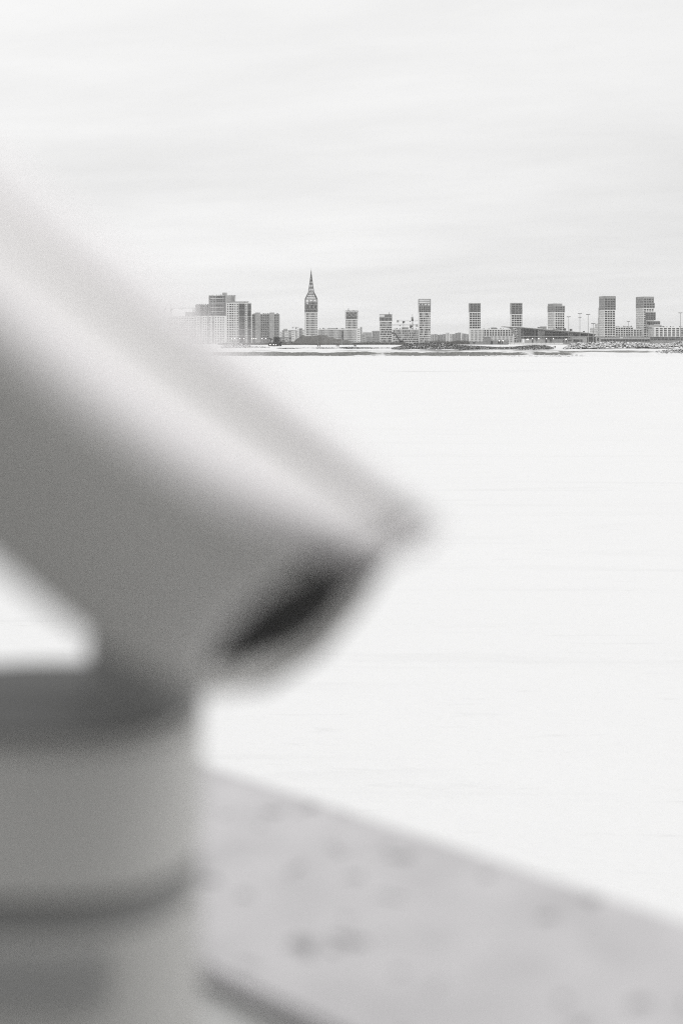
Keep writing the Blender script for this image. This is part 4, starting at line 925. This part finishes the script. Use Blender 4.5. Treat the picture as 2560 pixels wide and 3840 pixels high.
# ------------------------------------------------------------------ quay, parapet and telescope close to the camera
S2 = math.sqrt(0.5); ZP = H - 0.55
def along(t, n, z): return Vector((t * S2 + n * S2, -t * S2 + n * S2, z))      # t along the parapet, n across it (away from the viewer)
N0, N1 = 1.132 * S2, 1.687 * S2
def wall_box(bm, t0, t1, n0, n1, z0, z1): quadbox(bm, [along(t0, n0, z0), along(t1, n0, z0), along(t1, n1, z0), along(t0, n1, z0), along(t0, n0, z1), along(t1, n0, z1), along(t1, n1, z1), along(t0, n1, z1)])
def stone_material():
    m = bpy.data.materials.new('pitted_concrete'); m.use_nodes = True; t = m.node_tree; p = t.nodes['Principled BSDF']
    p.inputs['Roughness'].default_value = 0.85; p.inputs['Specular IOR Level'].default_value = 0.25
    co = N(t, 'ShaderNodeTexCoord')
    n = N(t, 'ShaderNodeTexNoise'); t.links.new(co.outputs['Object'], n.inputs['Vector']); n.inputs['Scale'].default_value = 14; n.inputs['Detail'].default_value = 6
    v = N(t, 'ShaderNodeTexVoronoi'); wv = N(t, 'ShaderNodeVectorMath', operation='MULTIPLY_ADD'); nn = N(t, 'ShaderNodeTexNoise'); nn.inputs['Scale'].default_value = 22; nn.inputs['Detail'].default_value = 4; t.links.new(co.outputs['Object'], nn.inputs['Vector']); t.links.new(nn.outputs['Color'], wv.inputs[0]); wv.inputs[1].default_value = (0.07, 0.07, 0); t.links.new(co.outputs['Object'], wv.inputs[2]); t.links.new(wv.outputs[0], v.inputs['Vector']); v.voronoi_dimensions = '2D'; v.inputs['Scale'].default_value = 21
    sz = N(t, 'ShaderNodeSeparateColor'); t.links.new(v.outputs['Color'], sz.inputs[0])
    thr = math_(t, 'MULTIPLY_ADD', math_(t, 'POWER', sz.outputs[0], 2.0), 0.34, -0.03)
    spot = N(t, 'ShaderNodeMapRange'); t.links.new(math_(t, 'SUBTRACT', thr, v.outputs['Distance']), spot.inputs[0]); spot.inputs[1].default_value = 0.0; spot.inputs[2].default_value = 0.06
    a = math_(t, 'MULTIPLY_ADD', math_(t, 'SUBTRACT', n.outputs['Fac'], 0.5), 0.20, 0.45)
    a = math_(t, 'SUBTRACT', a, math_(t, 'MULTIPLY', spot.outputs[0], 0.22))
    cc = N(t, 'ShaderNodeCombineColor'); t.links.new(math_(t, 'MULTIPLY', a, 1.005), cc.inputs[0]); t.links.new(math_(t, 'MULTIPLY', a, 0.985), cc.inputs[1]); t.links.new(a, cc.inputs[2])
    t.links.new(cc.outputs[0], p.inputs['Base Color'])
    b = N(t, 'ShaderNodeBump'); b.inputs['Strength'].default_value = 0.5; b.inputs['Distance'].default_value = 0.004; t.links.new(math_(t, 'SUBTRACT', n.outputs['Fac'], spot.outputs[0]), b.inputs['Height']); t.links.new(b.outputs[0], p.inputs['Normal'])
    return m
M_stone = stone_material()
bm = bmesh.new(); wall_box(bm, -60, 60, -80, N1 + 0.02, -1.5, 6.9 - 0.004); tag(obj('quay', bm, mat('quay_paving', 0.30, 0.9, var=0.2, scale=3)), 'paved quay the viewer stands on', 'quay', kind='structure')
pr = thing('parapet', 'pale pitted concrete parapet crossing the lower right, out of focus', 'parapet', (0, 0, 0))
bm = bmesh.new(); wall_box(bm, -60, 60, N0 - 0.075, N1 - 0.03, 6.9, ZP - 0.0195); obj('wall', bm, mat('parapet_wall', 0.40, 0.9, var=0.15, scale=4), pr)
bm = bmesh.new(); wall_box(bm, -60, 60, N0 + 0.001, N0 + 0.02, ZP - 0.019, ZP - 0.012); obj('edge_shade', bm, mat('edge_shade', 0.30, 0.9), pr)  # shadow line under the coping, put in as a darker strip
bm = bmesh.new(); wall_box(bm, -60, 60, N0 + 0.002, N1, ZP - 0.0115, ZP); bmesh.ops.bevel(bm, geom=[e for e in bm.edges if all(v.co.z > ZP - 0.001 for v in e.verts)], offset=0.006, segments=2, affect='EDGES'); obj('coping', bm, M_stone, pr)

M_body = mat('grey_enamel', (0.53, 0.525, 0.512), 0.5, var=0.08, scale=6)
M_cover = mat('pale_enamel', (0.62, 0.605, 0.61), 0.5, var=0.06, scale=6)
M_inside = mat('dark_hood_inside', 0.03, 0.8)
M_post = mat('grey_post_enamel', (0.36, 0.357, 0.347), 0.5, var=0.08, scale=5)
def telescope():
    post_c = Vector((-0.205, 1.0)); rp = 0.106
    root = thing('viewing_telescope', 'large grey viewing telescope on a round post, out of focus close to the camera', 'telescope', (post_c.x, post_c.y, 6.9)); o0 = Vector(root.location)
    # stations along the body: image column offset, then the outline rows and depths
    def station(T, Cc, Rr, B, E, d0, d1):
        pts = [U(*T, d0 + 0.04), U(*Cc, d0 + 0.025), U(*Rr, d0), U(*B, d0 + 0.008)]
        B_, E_ = Vector(B), Vector(E)
        for f, bulge in ((0.3, -0.015), (0.55, -0.02), (0.8, -0.012)):
            c = B_ + (E_ - B_) * f; pts.append(U(c.x, c.y, d0 + (d1 - d0) * f + bulge))
        pts.append(U(*E, d1))
        e = B_ + (E_ - B_) * 0.95; pts.append(U(e.x, e.y, d1 + 0.12))
        for f in (0.6, 0.2): c = B_ + (E_ - B_) * f; pts.append(U(c.x, c.y, d0 + (d1 - d0) * f + 0.22))
        pts.append(U(*((Vector(T) * 0.8 + B_ * 0.2)[:]), d0 + 0.15))
        return pts
    st = [station((-405, 55), (-340, 250), (-300, 400), (-285, 490), (-470, 935), 0.36, 0.47),
          station((-85, 272), (-60, 490), (-25, 680), (-12, 765), (-150, 1205), 0.41, 0.55),
          station((240, 525), (240, 730), (264, 905), (262, 995), (145, 1445), 0.48, 0.65),
          station((565, 780), (540, 965), (552, 1112), (540, 1200), (330, 1560), 0.57, 0.77)]
    # the oblique open end
    end = [U(1003, 1186, 0.68), U(945, 1216, 0.665), U(882, 1255, 0.64), U(762, 1296, 0.64), U(632, 1336, 0.68), U(528, 1430, 0.73), U(466, 1520, 0.79), U(450, 1600, 0.85), U(600, 1574, 0.95), U(735, 1487, 0.96), U(835, 1370, 0.93), U(942, 1252, 0.76)]
    loops = st + [end]; n = len(end)
    cen = [sum(lp, Vector()) / n for lp in loops]
    def loft(name, idx, m, scale=1.0, sub=2, thick=0.004, close0=False):
        # idx: positions round the outline (fractions lie between two outline points)
        bm = bmesh.new(); rows = []
        for lp, c in zip(loops, cen):
            row = []
            for q in idx:
                i = int(math.floor(q)); f = q - i; p = lp[i % n].lerp(lp[(i + 1) % n], f); row.append(bm.verts.new(c + (p - c) * scale - o0))
            rows.append(row)
        for a, c in zip(rows, rows[1:]):
            for i in range(len(idx) - 1): bm.faces.new((a[i], a[i + 1], c[i + 1], c[i]))
        bmesh.ops.recalc_face_normals(bm, faces=bm.faces)
        o = obj(name, bm, m, root, smooth=True)
        sb = o.modifiers.new('sub', 'SUBSURF'); sb.levels = sub; sb.render_levels = sub
        sd_ = o.modifiers.new('solid', 'SOLIDIFY'); sd_.thickness = thick; sd_.offset = -1
        return o
    loft('barrel', [3, 4, 5, 6, 7, 8, 9, 10, 11], M_body)
    loft('top_cover', [-1, -0.5, 0, 0.4, 0.76], M_cover)
    loft('side_cover', [1.26, 1.6, 2, 2.5, 3], M_cover)
    loft('inner_shell', [-1, 0, 1, 2, 3], M_body, scale=0.95, thick=0.01)
    bm = bmesh.new(); bm.faces.new([bm.verts.new(p - o0) for p in loops[0]]); obj('rear_cap', bm, M_body, root)
    # open end: grey lower rim, dark recess with the lens
    ax = (cen[-1] - cen[-2]).normalized(); ctr = cen[-1]
    inner = list(end); inner[7] = U(466, 1556, 0.86); inner[8] = U(596, 1518, 0.93); inner[9] = U(726, 1462, 0.955); inner[10] = U(829, 1368, 0.92)
    bm = bmesh.new()
    r0 = [bm.verts.new(p - o0) for p in end[6:11]]; r1 = [bm.verts.new(p - ax * w_ - o0) for p, w_ in zip(inner[6:11], (0.012, 0.012, 0.012, 0.007, 0.0015))]
    for i in range(4): bm.faces.new((r0[i], r1[i], r1[i + 1], r0[i + 1]))
    o = obj('lens_rim', bm, M_body, root, smooth=True); sd_ = o.modifiers.new('solid', 'SOLIDIFY'); sd_.thickness = 0.006
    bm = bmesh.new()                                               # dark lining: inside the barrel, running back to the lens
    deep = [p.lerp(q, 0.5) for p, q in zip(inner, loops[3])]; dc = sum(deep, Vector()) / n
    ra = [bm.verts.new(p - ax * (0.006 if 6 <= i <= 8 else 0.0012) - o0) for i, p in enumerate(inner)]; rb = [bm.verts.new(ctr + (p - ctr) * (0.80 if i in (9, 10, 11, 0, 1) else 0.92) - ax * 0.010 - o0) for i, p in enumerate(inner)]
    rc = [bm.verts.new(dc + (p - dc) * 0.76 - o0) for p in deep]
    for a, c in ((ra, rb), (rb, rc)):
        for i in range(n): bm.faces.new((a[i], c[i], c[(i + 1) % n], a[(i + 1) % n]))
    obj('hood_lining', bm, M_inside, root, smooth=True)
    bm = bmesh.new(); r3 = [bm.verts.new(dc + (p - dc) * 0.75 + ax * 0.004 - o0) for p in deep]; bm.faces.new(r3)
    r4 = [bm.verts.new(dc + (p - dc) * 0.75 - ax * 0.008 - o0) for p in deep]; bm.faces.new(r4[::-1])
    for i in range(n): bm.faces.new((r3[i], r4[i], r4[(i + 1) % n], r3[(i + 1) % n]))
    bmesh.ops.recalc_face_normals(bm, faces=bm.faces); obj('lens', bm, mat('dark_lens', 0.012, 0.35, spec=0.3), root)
    bm = bmesh.new(); k_ = (11, 0, 1, 2, 3)                        # pale lip closing the cover at its tip
    r0 = [bm.verts.new(end[i] - o0) for i in k_]; r1 = [bm.verts.new(ctr + (end[i] - ctr) * 0.955 + ax * 0.003 - o0) for i in k_]
    for i in range(4): bm.faces.new((r0[i], r1[i], r1[i + 1], r0[i + 1]))
    o = obj('hood_lip', bm, M_cover, root, smooth=True); sd_ = o.modifiers.new('solid', 'SOLIDIFY'); sd_.thickness = 0.005
    # post with its swivel head and neck; the section is a circle drawn out toward a square
    def sq(a_): return (abs(math.cos(a_)) ** 2.9 + abs(math.sin(a_)) ** 2.9) ** (-1 / 2.9)
    def square_off(bm):
        for v in bm.verts:
            q = math.hypot(v.co.x, v.co.y)
            if q > 1e-4: f = sq(math.atan2(v.co.y, v.co.x)); v.co.x *= f; v.co.y *= f
    zt = zy(2500, 1.0 + rp) - o0.z
    bm = bmesh.new(); cyl(bm, (0, 0, 0.02), rp * 0.985, zt - 0.145, 64); square_off(bm); obj('post', bm, M_post, root, smooth=False)
    bm = bmesh.new(); cyl(bm, (0, 0, zt - 0.107), rp, 0.107, 64); bmesh.ops.bevel(bm, geom=[e for e in bm.edges if abs(e.verts[0].co.z - e.verts[1].co.z) < 1e-5], offset=0.010, segments=2, affect='EDGES'); square_off(bm); obj('swivel_head', bm, M_post, root)
    bm = bmesh.new(); cyl(bm, (0, 0, zt - 0.130), rp * 0.96, 0.026, 64); square_off(bm); obj('swivel_groove', bm, mat('groove_shade', 0.18, 0.8), root)  # groove colour darkened to carry the shade below the head
    bm = bmesh.new(); cyl(bm, (0, 0, 0), rp * 1.5, 0.02, 32); obj('foot_plate', bm, M_post, root)
    bm = bmesh.new(); cyl(bm, (0, 0, zt + 0.001), rp * 0.97, 0.004, 64); square_off(bm); obj('top_cap', bm, mat('dark_cap', 0.085, 0.8), root)  # thin disc, darker than the post, over the top face of the head
    nk = U(330, 1560, 0.98) - o0
    bm = bmesh.new(); cyl(bm, (nk.x, nk.y, zt + 0.002), 0.040, 0.085, 32, 0.036); obj('neck', bm, mat('dark_neck', 0.16, 0.6), root)
    bm = bmesh.new(); pv = None                                      # curved clamp plate below the groove
    for i in range(15):
        a_ = math.radians(-150 + 88 * i / 14); r_ = []
        for (q, z) in ((rp * 0.96, zt - 0.166), (rp + 0.010, zt - 0.163), (rp + 0.010, zt - 0.132), (rp * 0.96, zt - 0.129)): r_.append(bm.verts.new((math.cos(a_) * q * sq(a_), math.sin(a_) * q * sq(a_), z)))
        if pv:
            for k in range(4): bm.faces.new((pv[k], pv[(k + 1) % 4], r_[(k + 1) % 4], r_[k]))
        else: bm.faces.new(r_)
        pv = r_
    bm.faces.new(pv[::-1]); bmesh.ops.recalc_face_normals(bm, faces=bm.faces); obj('clamp_plate', bm, mat('dark_clamp', 0.23, 0.6), root)
telescope()

# ------------------------------------------------------------------ haze
bm = bmesh.new(); box(bm, -4500, 4500, -300, 6500, -1.2, 140)
hz = obj('haze', bm, None); m = bpy.data.materials.new('haze'); m.use_nodes = True; t = m.node_tree; t.nodes.clear()
o_ = N(t, 'ShaderNodeOutputMaterial'); v = N(t, 'ShaderNodeVolumePrincipled'); v.inputs['Density'].default_value = 5e-5; v.inputs['Color'].default_value = (0.93, 0.93, 0.93, 1)
t.links.new(v.outputs[0], o_.inputs['Volume']); hz.data.materials.append(m)
tag(hz, 'thin winter haze over the bay and city', 'haze', kind='stuff')
